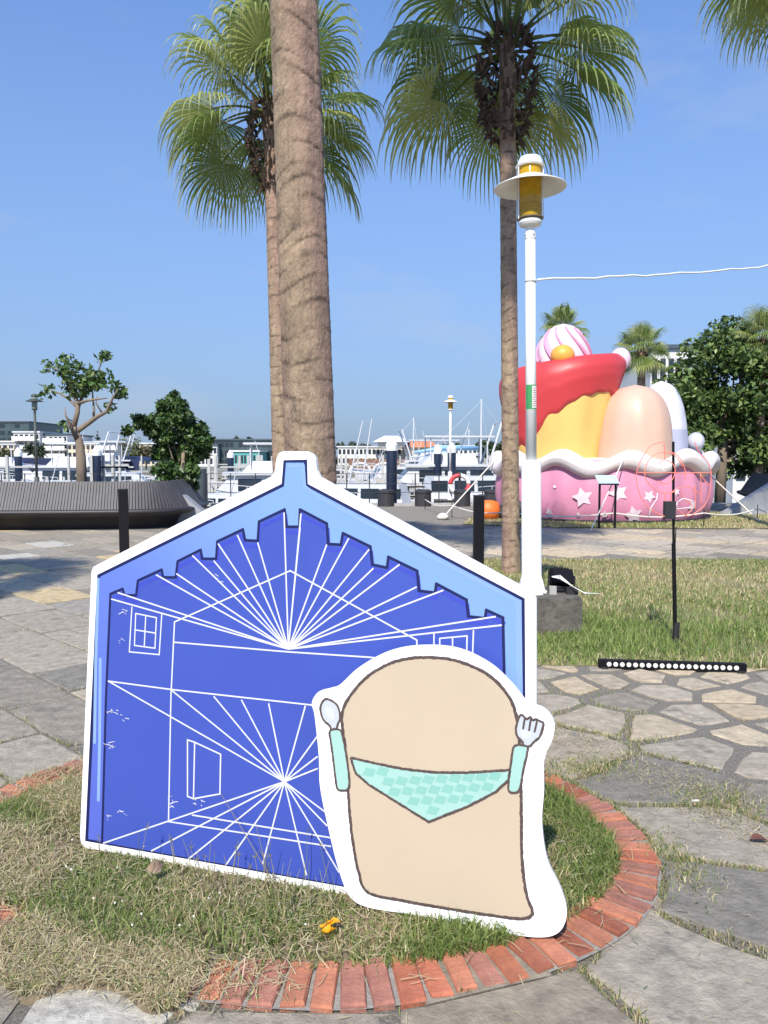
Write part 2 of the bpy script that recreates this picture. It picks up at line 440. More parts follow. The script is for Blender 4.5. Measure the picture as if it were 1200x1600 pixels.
# walk the ring at an even spacing
cum = [0]
for i in range(len(RC)): cum.append(cum[-1]+(RC[(i+1) % len(RC)]-RC[i]).length)
NB = int(cum[-1]/.077)
for k in range(NB):
    s = (k+random.uniform(-.06, .06))*cum[-1]/NB % cum[-1]
    i = max(j for j in range(len(RC)) if cum[j] <= s); p = RC[i]+(RC[(i+1) % len(RC)]-RC[i])*((s-cum[i])/max(1e-6, cum[i+1]-cum[i]))
    t = (RC[(i+2) % len(RC)]-RC[i-2]).normalized(); a = math.atan2(t.y, t.x)
    o = protos[k] if k < 14 else protos[random.randrange(14)].copy()
    if k >= 14: COL.objects.link(o); o.parent = edging
    o.location = (p.x, p.y, -.006+random.uniform(-.004, .004)); o.rotation_euler = (random.uniform(-.03, .03), random.uniform(-.04, .04), a+random.uniform(-.05, .05))

# ------------------------------------------------------------------ grass
def blades(name, P, h, wd, cols, m, lean=.6, parent=None, flat=None):
    """bent tapering blades at the points P (n,3)"""
    n = len(P); a = rng.uniform(0, 2*np.pi, n); ln = rng.uniform(.15, 1, n)*lean
    d = np.stack([np.cos(a), np.sin(a), np.zeros(n)], 1); f = rng.uniform(0, 2*np.pi, n)
    s = np.stack([np.cos(f), np.sin(f), np.zeros(n)], 1)*(wd/2)[:, None]
    up = np.array([0, 0, 1.])
    p1 = P+up*(h*.5*np.sqrt(np.clip(1-(ln*.5)**2, .05, 1)))[:, None]+d*(h*.5*ln*.5)[:, None]
    l2 = np.clip(ln*1.35, 0, 1.15)
    p2 = p1+up*(h*.5*np.cos(l2*1.45))[:, None]+d*(h*.5*np.sin(l2*1.45))[:, None]
    V = np.stack([P-s, P+s, p1-s*.8, p1+s*.8, p2], 1).reshape(-1, 3)
    k = np.arange(n)[:, None]*5
    F4 = k+np.array([[0, 1, 3, 2]]); F3 = k+np.array([[2, 3, 4]])
    C = np.repeat(cols, 5, axis=0)
    return np_obj(name, V, F3, C, m, parent, F4)
GREEN = np.array([(.19, .27, .07), (.25, .32, .095), (.15, .225, .06), (.32, .36, .13)])
DRY = np.array([(.62, .52, .31), (.68, .6, .38), (.5, .4, .23), (.56, .49, .25), (.4, .29, .17)])
def colmix(n, dry):
    g_ = GREEN[rng.integers(0, 4, n)]; d_ = DRY[rng.integers(0, 5, n)]
    return np.where((rng.random(n) < dry)[:, None], d_, g_)*rng.uniform(.75, 1.25, (n, 1))
def vnoise(P, sc_, seed):          # smooth random field
    r = np.random.default_rng(seed); tot = np.zeros(len(P))
    for _ in range(6):
        k = r.normal(size=2)*sc_; tot += np.sin(P[:, 0]*k[0]+P[:, 1]*k[1]+r.uniform(0, 6.3))
    return tot/3.2
def scatter(poly, n):
    p = np.array(poly); lo, hi = p.min(0), p.max(0); q = rng.uniform(lo, hi, (n, 2)); return q[inside_np(q, poly)]
def fall(x): return np.clip(x, 0, 1)
# bed in the foreground
ux_b = Vector((.4836+1.1443, 2.3384-2.8353)).normalized()      # direction of the blue board's foot
io = ring_offset(-.05)
P = scatter(io, 170000); nz = vnoise(P, 3.2, 3); d = -dist_ring(P)
keep = (rng.random(len(P)) < fall(.75+.45*nz)) & (rng.random(len(P)) < fall((P[:, 1] < 3.4)*1.+.35))
front = (P[:, 0]+.55)**2/.8+(P[:, 1]-2.15)**2/.06
keep &= rng.random(len(P)) < np.where((P[:, 0] < -.1) & (P[:, 1] < 2.42), fall(front*.8+.15), 1)
P = P[keep]; nz = nz[keep]
bn = np.array([-ux_b.y, ux_b.x]); fr_ = -((P-np.array([-1.1443, 2.8353]))@bn)
h = rng.uniform(.025, .085, len(P))*(1+.35*nz)*np.where((fr_ > -.05) & (P[:, 0] < .05), .28+.72*fall((fr_-.05)/.4), 1); z = .012*(1-((P[:, 0]-cx)**2/1.9+(P[:, 1]-cy)**2/1.)).clip(-.2, 1)
dry = fall(.15-.35*nz+.35*np.exp(-((P[:, 0]+.75)**2+(P[:, 1]-2.3)**2)*7)-.2*(P[:, 0] > .3))
tag(blades('bed_grass', np.column_stack([P, z]), np.abs(h), rng.uniform(.0022, .0058, len(P)), colmix(len(P), dry), M['blade'], 1.15), kind='stuff')
P = scatter(ring_offset(.10), 60000); d = dist_ring(P); nz = vnoise(P, 6., 41); P = P[(np.abs(d) < .11) & (nz > .35) & (rng.random(len(P)) < .8*fall(nz*1.5)) & (P[:, 1] < 3.6)]
tag(blades('overgrown_edge_grass', np.column_stack([P, np.full(len(P), .006)]), rng.uniform(.02, .045, len(P)), rng.uniform(.002, .0045, len(P)), colmix(len(P), .55), M['blade'], 1.25), kind='stuff')
# tall seed stalks in front of the blue board
# straw lying about
def straw(name, P2, z, L0, L1, dry=1., wd=(.0007, .0016)):
    n = len(P2); a = rng.uniform(0, np.pi*2, n); L = rng.uniform(L0, L1, n); wv = rng.uniform(*wd, n)
    d = np.stack([np.cos(a), np.sin(a), rng.uniform(-.1, .25, n)], 1)*L[:, None]; s = np.stack([-np.sin(a), np.cos(a), 0*a], 1)*wv[:, None]
    P3 = np.column_stack([P2, np.full(n, z)+rng.uniform(0, .006, n)]); mid = P3+d*.5+s*rng.uniform(-8, 8, n)[:, None]+np.column_stack([0*a, 0*a, rng.uniform(0, .012, n)]); e = P3+d
    V = np.stack([P3-s, P3+s, mid-s, mid+s, e], 1).reshape(-1, 3); k = np.arange(n)[:, None]*5
    return np_obj(name, V, k+np.array([[2, 3, 4]]), np.repeat(colmix(n, dry)*.8, 5, 0), M['straw'], None, k+np.array([[0, 1, 3, 2]]))
P = scatter(ring_offset(.06), 34000); d = -dist_ring(P)
left = (P[:, 0] < -.25)
keep = rng.random(len(P)) < np.where(left & (d < .45), .5, .25*(d > .1)+.03); P = P[keep]
tag(straw('bed_straw', P, .018, .02, .11), kind='stuff')
# grass and straw growing out of the joints between stones
JP = []
for d_, o, c_, c in stones:
    if not (c[1] < 7 and abs(c[0]) < 5): continue
    cc = np.array([sum(p[0] for p in o)/len(o), sum(p[1] for p in o)/len(o)])
    for a, e in zip(o, o[1:]+o[:1]):
        a = np.array(a); e = np.array(e); k = int(np.linalg.norm(e-a)*260)+1
        t = rng.random((k, 1)); q = a+(e-a)*t; v = q-cc; JP.append(q+v/np.linalg.norm(v, axis=1)[:, None]*rng.uniform(.0, .03, (k, 1)))
JP = np.concatenate(JP); d = dist_ring(JP); nz = vnoise(JP, 2.6, 11)
pr = np.where(d < .95, fall(.6+.8*nz), fall(-.15+.8*nz)*.5)*np.where((JP[:, 0] > 1.6) & (JP[:, 1] > 3.1), .05, 1)
JP = JP[(rng.random(len(JP)) < pr) & (d > .09)]
tag(blades('joint_grass', np.column_stack([JP, np.full(len(JP), -.010)]), rng.uniform(.018, .045, len(JP)), rng.uniform(.002, .0045, len(JP)), colmix(len(JP), .55), M['blade'], 1.2), kind='stuff')
P = np.column_stack([rng.uniform(-2.4, 2.2, 70000), rng.uniform(1.6, 5, 70000)]); d = dist_ring(P); nz = vnoise(P, 2.6, 11)
arc = np.exp(-((d-.55)/.16)**2)*(P[:, 0] > .5)*(P[:, 1] > 2.9)
k = (d > .0) & (rng.random(len(P)) < fall(.006+.05*fall(nz-.3))*(d < .8)+.6*arc+.5*(d < .13)*(P[:, 0] < -.35))
tag(straw('path_straw', P[k], .004, .012, .05, .95), kind='stuff')
# tufts on the path beyond the bed
P = np.column_stack([rng.normal(1.45, .10, 900), rng.normal(3.25, .10, 900)])
P = np.concatenate([P, np.column_stack([rng.normal(1.68, .07, 500), rng.normal(2.95, .09, 500)]), np.column_stack([rng.normal(1.08, .05, 700), rng.normal(2.75, .13, 700)]), np.column_stack([rng.normal(1.0, .12, 900), rng.normal(3.62, .07, 900)])])
tag(blades('path_tufts', np.column_stack([P, np.full(len(P), .0)]), rng.uniform(.015, .04, len(P)), rng.uniform(.002, .0045, len(P)), colmix(len(P), .4), M['blade'], 1.2), kind='stuff')
# soil and litter washed over the bricks on the left
DRIFT = [[(-10, 1478), (60, 1440), (190, 1480), (318, 1505), (300, 1545), (292, 1575), (240, 1590), (190, 1556), (110, 1548), (40, 1565), (-20, 1530)], [(-10, 1288), (60, 1300), (90, 1360), (60, 1410), (-10, 1418), (-60, 1350)], [(60, 1255), (100, 1228), (160, 1230), (150, 1262), (100, 1285)]]
for k, dpoly in enumerate(DRIFT):
    dp_ = [tuple(G(x, y).xy) for x, y in dpoly]; sm_ = [(p.x, p.y) for p in closed(dp_, 5)]; cxy = np.mean(np.array(sm_), 0); mb = MB(); n = len(sm_)
    vs = [(x, y, -.01) for x, y in sm_]+[(x+(cxy[0]-x)*.3, y+(cxy[1]-y)*.3, .028) for x, y in sm_]+[(*cxy, .034)]
    mb.add(vs, [(i, (i+1) % n, n+(i+1) % n, n+i) for i in range(n)]+[(n+i, n+(i+1) % n, 2*n) for i in range(n)]); tag(mb.build('soil_drift', M['soil'], None, smooth=True), kind='stuff')
    P = scatter(sm_, (9000, 4000, 2500)[k]); tag(blades('drift_grass', np.column_stack([P, np.full(len(P), .016)]), rng.uniform(.02, .06, len(P)), rng.uniform(.002, .005, len(P)), colmix(len(P), .6), M['blade'], 1.2), kind='stuff')
    P = scatter(sm_, (5000, 2500, 1500)[k]); tag(straw('drift_straw', P, .028, .02, .09), kind='stuff')
# lawn and the strip beyond the road
P = scatter([(x, min(y, 30)) if x < 29 else (9.5, y) for x, y in LAWN], 170000)
P = P[(P[:, 0] < P[:, 1]*.56+.6)]; nz = vnoise(P, .9, 21); n2 = vnoise(P, 3.5, 22)
keep = rng.random(len(P)) < fall(.72+.35*nz+.25*n2); P = P[keep]; nz = nz[keep]; n2 = n2[keep]
f = fall((P[:, 1]-6.2)/3.2); green = np.exp(-((P[:, 1]-6.5)/.9)**2)*fall((P[:, 0]-1.4)/.5)
dry = fall(.2+.36*f-.45*nz*.5-.38*green+.25*(P[:, 1] < 5.75))
h = rng.uniform(.03, .075, len(P))*(1+.8*green)
tag(blades('lawn_grass', np.column_stack([P, np.full(len(P), -.006)]), h, rng.uniform(.005, .011, len(P)), colmix(len(P), dry)*1.12, M['blade'], .95), kind='stuff')
P = scatter([(x, y) if x < 13 else (12.5, y) for x, y in STRIP], 60000); nz = vnoise(P, .8, 31)
keep = rng.random(len(P)) < fall(.6+.5*nz); P = P[keep]; nz = nz[keep]
tag(blades('strip_grass', np.column_stack([P, np.full(len(P), .003)]), rng.uniform(.03, .08, len(P)), rng.uniform(.010, .02, len(P)), colmix(len(P), fall(.62-.3*nz))*1.15, M['blade'], .95), kind='stuff')

# ------------------------------------------------------------------ palms
FRONDS = []
def frond_mesh(e, seed, name='frond'):
    rr = random.Random(seed); mb = MB()
    d = Vector((math.cos(e), 0, math.sin(e))); p = Vector((.10, 0, 0)); pts = [p.copy()]
    Lp = rr.uniform(.75, 1.0)
    for k in range(6):
        d = (d + Vector((0, 0, -.11*max(.25, math.cos(e))))).normalized(); p = p + d*(Lp/6); pts.append(p.copy())
    mb.cur = (.16, .2, .055); mb.tube(pts, [.022, .02, .018, .016, .015, .013, .012], 5)
    side = Vector((0, 1, 0)); side = (Matrix.Rotation(rr.uniform(-.5, .5), 3, d) @ side)
    up = side.cross(d)*-1
    NS = 44; amax = R(128); age = rr.uniform(.8, 1.15)
    base = [(.2*age, .28*age, .07*age), (.27*age, .345*age, .085*age), (.38*age, .42*age, .13*age)][seed % 3]
    for i in range(NS):
        a = -amax + 2*amax*(i+.5)/NS
        L = (.78+.32*math.cos(a*.75))*rr.uniform(.94, 1.05)
        dd = (d*math.cos(a) + side*math.sin(a)*1.0 + up*(.10+.12*math.cos(a))).normalized()
        q = p.copy(); W0 = 2*amax/NS
        tl = (.75 if i % 2 else -.75)
        sp = .44*L; r_ = 0; pl = []; steps = 8; split = rr.uniform(.34, .46); g_ = rr.uniform(.85, 1.25)
        vs = []; cs = []
        for k in range(steps+1):
            t = k/steps; wdt = W0*t*L*.98 if t < split else W0*split*L*.98*max(.06, (1-(t-split)/(1-split))**.8)
            wv = dd.cross(up); wv = wv.normalized() if wv.length > 1e-3 else side
            wv = (wv + up*tl).normalized()*min(wdt, .05)*.5
            vs += [q-wv, q+wv]
            tip = max(0, (t-.62)/.38)
            cs += [tuple(b_*(1-tip)*(.9+.25*t)+c_*tip for b_, c_ in zip(base, (.5, .5, .3)))]*2
            droop = 0 if t < split*.8 else .62*g_*(t-split*.8+.08)/.4
            dd = (dd + Vector((0, 0, -.03*g_-droop))).normalized()
            q = q + dd*(L/steps)
        n0 = len(mb.v); mb.v += [tuple(v) for v in vs]; mb.c += cs
        mb.f += [(n0+2*k, n0+2*k+1, n0+2*k+3, n0+2*k+2) for k in range(steps)]
    o = mb.build(name, M['frond'], None, col=True); return o
M['palmbark'] = mat('palm_bark', None, .92, .35, 16, 1., 30, stretch=(1, 1, .55), dirt=(.14, .10, .075), dscale=14, dthr=.6, attr=True)
M['boot'] = mat('palm_fibre', (.07, .045, .03), .95, .5, 20, .6, 30)
def palm_trunk(pts, rads, parent, ring=.12, n=28, seed=0, ):
    """trunk with leaf-scar rings and shallow vertical cracks"""
    rr = np.random.default_rng(seed); pts = [Vector(p) for p in pts]
    L = sum((b_-a).length for a, b_ in zip(pts, pts[1:])); ns = int(L/(.012 if n > 60 else .022)); V = []; F = []; CC = []
    seg = []; acc = 0
    for a, b_ in zip(pts, pts[1:]): seg.append((acc, (b_-a).length)); acc += (b_-a).length
    marks = np.cumsum(rr.uniform(ring*.6, ring*1.5, int(L/ring)+6)); tilt = rr.uniform(-.03, .03, (len(marks), 2)); ph = rr.uniform(0, 6.28, 9)
    for k in range(ns+1):
        s = L*k/ns; i = max(j for j in range(len(seg)) if seg[j][0] <= s+1e-9); t = min(1, (s-seg[i][0])/seg[i][1])
        c = pts[i].lerp(pts[i+1], t); r = rads[i]+(rads[i+1]-rads[i])*t
        for q in range(n):
            a = 2*math.pi*q/n; ss = s+.035*math.sin(a+ph[0])*math.sin(s*3.1)+.02*math.sin(2*a+ph[1]+s*2)
            j = np.searchsorted(marks, ss); fr = (ss-(marks[j-1] if j else 0))/max(.02, marks[j]-(marks[j-1] if j else 0))
            gate = .5+.5*math.sin(2*a+j*2.3+ph[7]); prof = .045*(1-fr)**2*gate - .05*(fr > .90)*gate
            crk = math.sin(a*31+ph[3]+2.2*math.sin(s*2.9+ph[4])+1.3*math.sin(s*7.7))*.5+.5; crk = crk**6*max(0, math.sin(s*5.3+a*4+ph[5]))
            k_ = (1-.66*gate*min(1, max(0, (fr-.78)/.12))-.25*crk)*(.92+.16*math.sin(j*2.7+ph[6])**2)*(1+.10*rr.normal()); CC.append((.315*k_, .218*k_*(1-.06*math.sin(2*a+s)), .150*k_)); prof -= .02*crk
            rad = r*(1+prof*(.6+.5*math.sin(3*a+j*2.1))+.012*math.sin(7*a+ph[2]+.4*s)+rr.normal()*.006)
            V.append((c.x+rad*math.cos(a), c.y+rad*math.sin(a), c.z))
    F = [(k*n+q, k*n+(q+1) % n, (k+1)*n+(q+1) % n, (k+1)*n+q) for k in range(ns) for q in range(n)]
    return np_obj('trunk', V, None, np.array(CC), M['palmbark'], parent, np.array(F), smooth=True)
ELEV = [84, 74, 64, 54, 44, 35, 26, 18, 10, 2, -7, -16, -25]
def palm(name, label, base, crown, r0, r1, seed, bend=.15, ring=.11, group='fan palms by the harbour', scale=1., nf=40, res=28, front_gap=False):
    t = thing(name, label, 'palm tree', base, 0, group)
    b0 = Vector((0, 0, -.05)); c = Vector(crown)-Vector(base); pts = []
    for k in range(9):
        s = k/8; pts.append(b0.lerp(c, s)+Vector((c.x, c.y, 0))*bend*math.sin(s*math.pi)*(-1))
    rads = [r0*1.12 if k == 0 else r0+(r1-r0)*k/8 for k in range(9)]
    palm_trunk(pts, rads, t, ring, res, seed)
    rr = random.Random(seed); bt = MB()
    for k in range(300):
        a = rr.uniform(0, 6.28); z = rr.uniform(-1.25, .05)*scale; ro_ = (.17+.22*math.sin(max(0, min(1, (z/scale+1.25)/1.25))*math.pi*.85))*scale
        p = c+Vector((math.cos(a)*ro_*.8, math.sin(a)*ro_*.8, z)); e = p+Vector((math.cos(a)*.10, math.sin(a)*.10, rr.uniform(-.14, .2)))*scale
        bt.tube([p, p.lerp(e, .6)+Vector((0, 0, .02)), e], [.026*scale, .022*scale, .003], 4)
    bt.build('leaf_base_fibre', M['boot'], t)
    for k in range(nf):
        i = min(len(FRONDS)-1, int((k+.5)/nf*len(FRONDS)))
        if front_gap and i > 12 and math.sin(k*2.39996) < -.45: continue
        src = FRONDS[i]; o = src.copy(); COL.objects.link(o); setp(o, t)
        o.location = c+Vector((0, 0, .05-.25*k/nf)); o.rotation_euler = (rr.uniform(-.1, .1), rr.uniform(-.08, .08), k*2.39996+rr.uniform(-.25, .25)); sc_ = rr.uniform(.88, 1.08)*scale; o.scale = (sc_,)*3
    return t
for i, e in enumerate(ELEV):
    for q in range(2): FRONDS.append(frond_mesh(R(e+q*5), i*2+q))
p1 = palm('fan_palm', 'thick bare palm trunk rising out of frame from the bed behind the blue board', (-.30, 3.62, 0), (-.70, 3.78, 12.3), .126, .066, 1, bend=.02, ring=.085, res=72)
p2 = palm('fan_palm', 'whole fan palm whose slim trunk is mostly hidden behind the thick bare trunk', tuple(at(446, 905, 10.8).xy)+(0,), tuple(at(424, 165, 10.8)), .145, .115, 2, bend=.03, scale=.9, front_gap=True, nf=46)
p3 = palm('fan_palm', 'fan palm with a dark shaggy neck standing behind the white street lamp', (1.66, 9.94, 0), tuple(at(792, 62, 9.94)), .112, .098, 3, bend=.01, front_gap=True, nf=42, scale=1.02)
p4 = palm('fan_palm', 'fan palm of which only hanging frond tips show in the top right corner', (7.9, 14, 0), (7.65, 14, 10.5), .14, .12, 4, bend=.02, scale=1.2)
p5 = palm('fan_palm', 'fan palm standing out of frame to the left whose crown shades the slabs', (-7.6, .4, 0), (-7.5, .5, 9.4), .14, .12, 5, bend=.02)
far_p = [(880, 516, 27, .52, 'small fan palm peeping out behind the pink cream swirl'), (1003, 548, 26, .58, 'fan palm with a pale skirt right behind the inflatable'), (1192, 530, 26, .62, 'fan palm rising behind the bushy tree at the right edge')]
for px, py, Y, s, lab in far_p:
    c = at(px, py, Y); palm('fan_palm', lab, (c.x, c.y, 0), tuple(c), .15, .13, int(px), bend=0, scale=s, nf=40, res=12)
for f in FRONDS: bpy.data.objects.remove(f)

# ------------------------------------------------------------------ leafy trees
def leaves(name, cent, rad, n, size, cols, parent, flat=.7, m=None):
    """leaf-sized folded quads in clumps; cent (k,3), rad (k,)"""
    cent = np.array(cent, float); rad = np.array(rad, float); k = rng.choice(len(cent), n, p=rad**2/np.sum(rad**2))
    v = rng.normal(size=(n, 3)); v /= np.linalg.norm(v, axis=1)[:, None]
    P = cent[k]+v*(rad[k]*rng.random(n)**.45)[:, None]*np.array([1, 1, flat])
    a = rng.normal(size=(n, 3))+v*.8+np.array([0, 0, .5]); a /= np.linalg.norm(a, axis=1)[:, None]
    t = np.cross(a, rng.normal(size=(n, 3))); t /= np.linalg.norm(t, axis=1)[:, None]; b_ = np.cross(a, t)
    s = size*rng.uniform(.6, 1.25, n)[:, None]
    V = np.stack([P-t*s*.5, P-b_*s*.26+a*s*.05, P+t*s*.5-a*s*.08, P+b_*s*.26+a*s*.05], 1).reshape(-1, 3)
    q = np.arange(n)[:, None]*4; F = np.concatenate([q+np.array([[0, 1, 2]]), q+np.array([[0, 2, 3]])])
    C = np.array(cols)[rng.integers(0, len(cols), n)]*rng.uniform(.7, 1.3, (n, 1))
    return np_obj(name, V, F, np.repeat(C, 4, 0), m or M['leaf'], parent)
LG = [(.07, .12, .03), (.09, .16, .04), (.055, .1, .028), (.13, .19, .05)]
def local(pts, o): return [tuple(Vector(p)-Vector(o)) for p in pts]

# young tree in the slatted planter: limbs drawn one by one
Y1 = 17.2
def T(x, y, dy=0): return at(x, y, Y1+dy)
o1 = T(128, 752); o1.z = .35
t1 = thing('young_tree', 'sparse crooked young tree with tufts of leaves growing from the dark slatted planter', 'tree', o1)
limbs = [([o1, T(127, 715), T(124, 690), T(115, 668)], [.13, .11, .09, .075]), ([T(115, 668), T(121, 645), T(122, 630), T(108, 605, .2), T(100, 587, .3)], [.065, .055, .05, .035, .02]),
 ([T(118, 676), T(130, 667), T(140, 660), T(154, 650, -.3), T(167, 643, -.4), T(176, 622, -.5), T(184, 608, -.6)], [.06, .06, .055, .045, .04, .025, .012]),
 ([T(146, 656), T(147, 640), T(145, 620, .1), T(144, 600, .1)], [.03, .025, .018, .01]), ([T(122, 631), T(135, 626, -.3), T(150, 624, -.4), T(168, 622, -.4)], [.04, .032, .022, .01]),
 ([T(122, 640), T(130, 612, .3), T(140, 595, .4), T(153, 580, .4), T(163, 556, .3)], [.035, .03, .025, .018, .008]), ([T(120, 636), T(108, 624, .2), T(92, 614, .3), T(78, 610, .3), T(68, 614, .2)], [.035, .028, .02, .014, .007]),
 ([T(100, 590), T(90, 578, .3), T(80, 574, .3), T(74, 584, .2)], [.02, .016, .01, .005]), ([T(121, 690), T(110, 664, -.3), T(103, 650, -.4), T(101, 636, -.4)], [.05, .035, .02, .008]), ([T(160, 560, .3), T(155, 567, .3), T(147, 565, .3)], [.01, .008, .004]),
 ([T(118, 680), T(110, 670), T(104, 664, -.2)], [.03, .02, .01]), ([T(160, 646, -.35), T(150, 630, -.4), T(152, 618, -.4)], [.02, .015, .006])]
for pts, r_ in limbs:
    mb = MB(); mb.tube(local(pts, o1), r_, 7); mb.build('trunk' if r_[0] > .1 else 'limb', M['bark'], t1, smooth=True)
cl = [(75, 573, .2), (108, 570, .34), (120, 583, .36), (133, 597, .34), (118, 612, .3), (147, 593, .28), (163, 587, .24), (162, 556, .2), (73, 610, .2), (183, 608, .2), (190, 617, .17), (173, 637, .17), (104, 667, .24), (107, 600, .22), (140, 580, .2), (156, 603, .2), (98, 582, .2), (66, 617, .12), (178, 600, .14), (127, 605, .25)]
leaves('crown', local([T(x, y, random.uniform(-.3, .4)) for x, y, r_ in cl], o1), [c[2] for c in cl], 900, .16, LG+[(.13, .19, .05)], t1, .8)

def tree(name, label, cat, base, blobs, n, size, cols, trunk_r, limbs_to=8, group=None, fl=.85):
    t = thing(name, label, cat, base, 0, group); rr = random.Random(n)
    L = local([c for c, r_ in blobs], base); tr = MB(); top = max(p[2] for p in L)
    sp = Vector((rr.uniform(-.1, .1), 0, top*.55)); tr.tube([(0, 0, -.1), (.03, 0, top*.25), sp], [trunk_r, trunk_r*.85, trunk_r*.6], 8); tr.build('trunk', M['bark'], t, smooth=True)
    lm = MB()
    for p in rr.sample(L, min(limbs_to, len(L))):
        s = Vector((0, 0, top*rr.uniform(.15, .5))); p = Vector(p); lm.tube([s, s.lerp(p, .5)+Vector((0, 0, -.08)), p], [trunk_r*.4, trunk_r*.28, trunk_r*.1], 5)
    lm.build('limbs', M['bark'], t)
    leaves('crown', L, [r_ for c, r_ in blobs], n, size, cols, t, fl); return t
Yb = 18.6
bl = [(270, 630, .3), (258, 650, .38), (285, 655, .42), (225, 660, .28), (215, 664, .2), (240, 672, .36), (270, 680, .5), (305, 675, .45), (320, 690, .32), (315, 705, .35), (255, 700, .42), (290, 710, .5), (262, 735, .42), (295, 740, .38), (270, 765, .34), (283, 780, .3), (255, 757, .3), (300, 760, .25), (275, 793, .25), (273, 617, .18), (232, 655, .2)]
def blobs(bl, Y, sp=.5): return [(at(x, y, Y+random.uniform(-sp, sp)), r_) for x, y, r_ in bl]
gb = at(283, 800, Yb); tree('bushy_tree', 'dense dark green bushy tree leafy down to the ground beside the slatted planter', 'tree', (gb.x, gb.y, -.02), [(c, r_*.78) for c, r_ in blobs(bl, Yb)]+[(c+Vector((random.uniform(-.3, .3), random.uniform(-.2, .2), random.uniform(-.25, .22))), .16) for c, r_ in blobs(bl, Yb)], 5200, .17, [(.045, .09, .022), (.07, .13, .03), (.09, .16, .04), (.04, .075, .02)], .07)
bl = []
for k in range(110):
    x = random.uniform(1050, 1300); yy = random.uniform(520 if 1085 < x < 1160 else 545, 735)
    if x < 1075 and yy < 575: continue
    bl.append((x, yy, random.uniform(.45, .8)))
gb = at(1125, 772, 26.5); tree('broad_tree', 'large broad dark green tree filling the right edge behind the inflatable', 'tree', (gb.x, gb.y, -.04), blobs(bl, 26.8, 1.5), 28000, .24, [(.06, .11, .03), (.09, .155, .04), (.15, .22, .06), (.05, .085, .025), (.2, .26, .075)], .2, 14)

# ------------------------------------------------------------------ the two cut-out boards
A0 = Vector((-1.1443, 2.8353, 0)); B0 = Vector((.4836, 2.3384, 0)); LEAN = R(4.5)
ux = (B0-A0).normalized(); bk = Vector((0, 0, 1)).cross(ux); vy = (Vector((0, 0, 1))*math.cos(LEAN)+bk*math.sin(LEAN)).normalized(); nz_ = ux.cross(vy)
def frame(org): return Matrix(((ux.x, vy.x, nz_.x, org.x), (ux.y, vy.y, nz_.y, org.y), (ux.z, vy.z, nz_.z, org.z), (0, 0, 0, 1)))
def uvof(x, y, org):               # a point of the board's face in its own metres
    r = ray(x, y); c = Vector((0, 0, 1.5)); q = c + r*((org-c).dot(nz_)/r.dot(nz_))-org; return (q.dot(ux), q.dot(vy))
def smooth_closed(P, n=5): return [(p.x, p.y) for p in closed(P, n)]
def smooth_open(P, n=6):
    out = []; k = len(P)
    for i in range(k-1):
        p0, p1, p2, p3 = [Vector(P[min(max(i+j-1, 0), k-1)]) for j in range(4)]
        for s in range(n):
            t = s/n; out.append(tuple(.5*((2*p1)+(p2-p0)*t+(2*p0-5*p1+4*p2-p3)*t*t+(3*p1-p0-3*p2+p3)*t**3)))
    return out+[tuple(P[-1])]
def print_mat(name, col, var=.03, dirt=None, thr=.7): return mat(name, col, .42, var, 3, .03, 60, dirt=dirt, dscale=9, dthr=thr, spec=.4)
M['navy'] = print_mat('navy_print', (.008, .011, .075)); M['blue_in'] = print_mat('blue_print', (.046, .078, .365), .05, (.08, .115, .44), .74)
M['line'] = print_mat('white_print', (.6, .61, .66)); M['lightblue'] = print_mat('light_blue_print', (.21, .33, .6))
M['blue_dk'] = print_mat('deep_blue_print', (.042, .06, .4))
# the printed frame fades from mid blue at the left foot to pale blue on the right
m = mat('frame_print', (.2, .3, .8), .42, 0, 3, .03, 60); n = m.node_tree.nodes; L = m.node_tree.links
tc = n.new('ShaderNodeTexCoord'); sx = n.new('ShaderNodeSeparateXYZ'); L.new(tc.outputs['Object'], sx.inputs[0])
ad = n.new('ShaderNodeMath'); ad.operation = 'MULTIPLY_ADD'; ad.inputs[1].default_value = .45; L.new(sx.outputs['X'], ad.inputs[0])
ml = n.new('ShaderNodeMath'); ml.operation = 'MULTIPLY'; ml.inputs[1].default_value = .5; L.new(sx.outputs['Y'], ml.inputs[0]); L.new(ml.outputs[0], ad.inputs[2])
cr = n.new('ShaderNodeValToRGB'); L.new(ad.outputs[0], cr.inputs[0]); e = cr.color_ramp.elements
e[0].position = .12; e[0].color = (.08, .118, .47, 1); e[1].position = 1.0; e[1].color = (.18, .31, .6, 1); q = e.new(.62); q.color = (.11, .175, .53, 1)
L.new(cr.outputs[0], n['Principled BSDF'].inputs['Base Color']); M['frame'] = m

# --- blue board with the line drawing of a gabled hall
bb = thing('cutout_board', 'large blue house-shaped board with a white line drawing and white border standing on the grass', 'display board', A0)
bb.matrix_world = frame(A0)
def U1(pts): return [uvof(x, y, A0) for x, y in pts]
outer = [(125, 1306), (127, 1318), (134, 1325), (838, 1452), (838, 1090), (838, 936), (835, 928), (823, 920), (500, 745), (495, 735), (493, 717), (489, 709), (480, 705), (443, 705), (436, 708), (432, 717), (429, 738), (423, 745), (153, 882), (146, 886), (143, 893)]
mb = MB(); mb.slab(U1(outer), -.02, 0); mb.build('panel', M['foam_white'], bb)
o_navy = [(133, 1314), (822, 1436), (821, 1087), (820, 935), (481, 756), (480, 718), (443, 719), (440, 756), (152, 898)]
i_navy = [(138, 1311), (818, 1430), (816, 1087), (815, 938), (478, 760), (475, 723), (447, 723), (444, 760), (157, 901)]
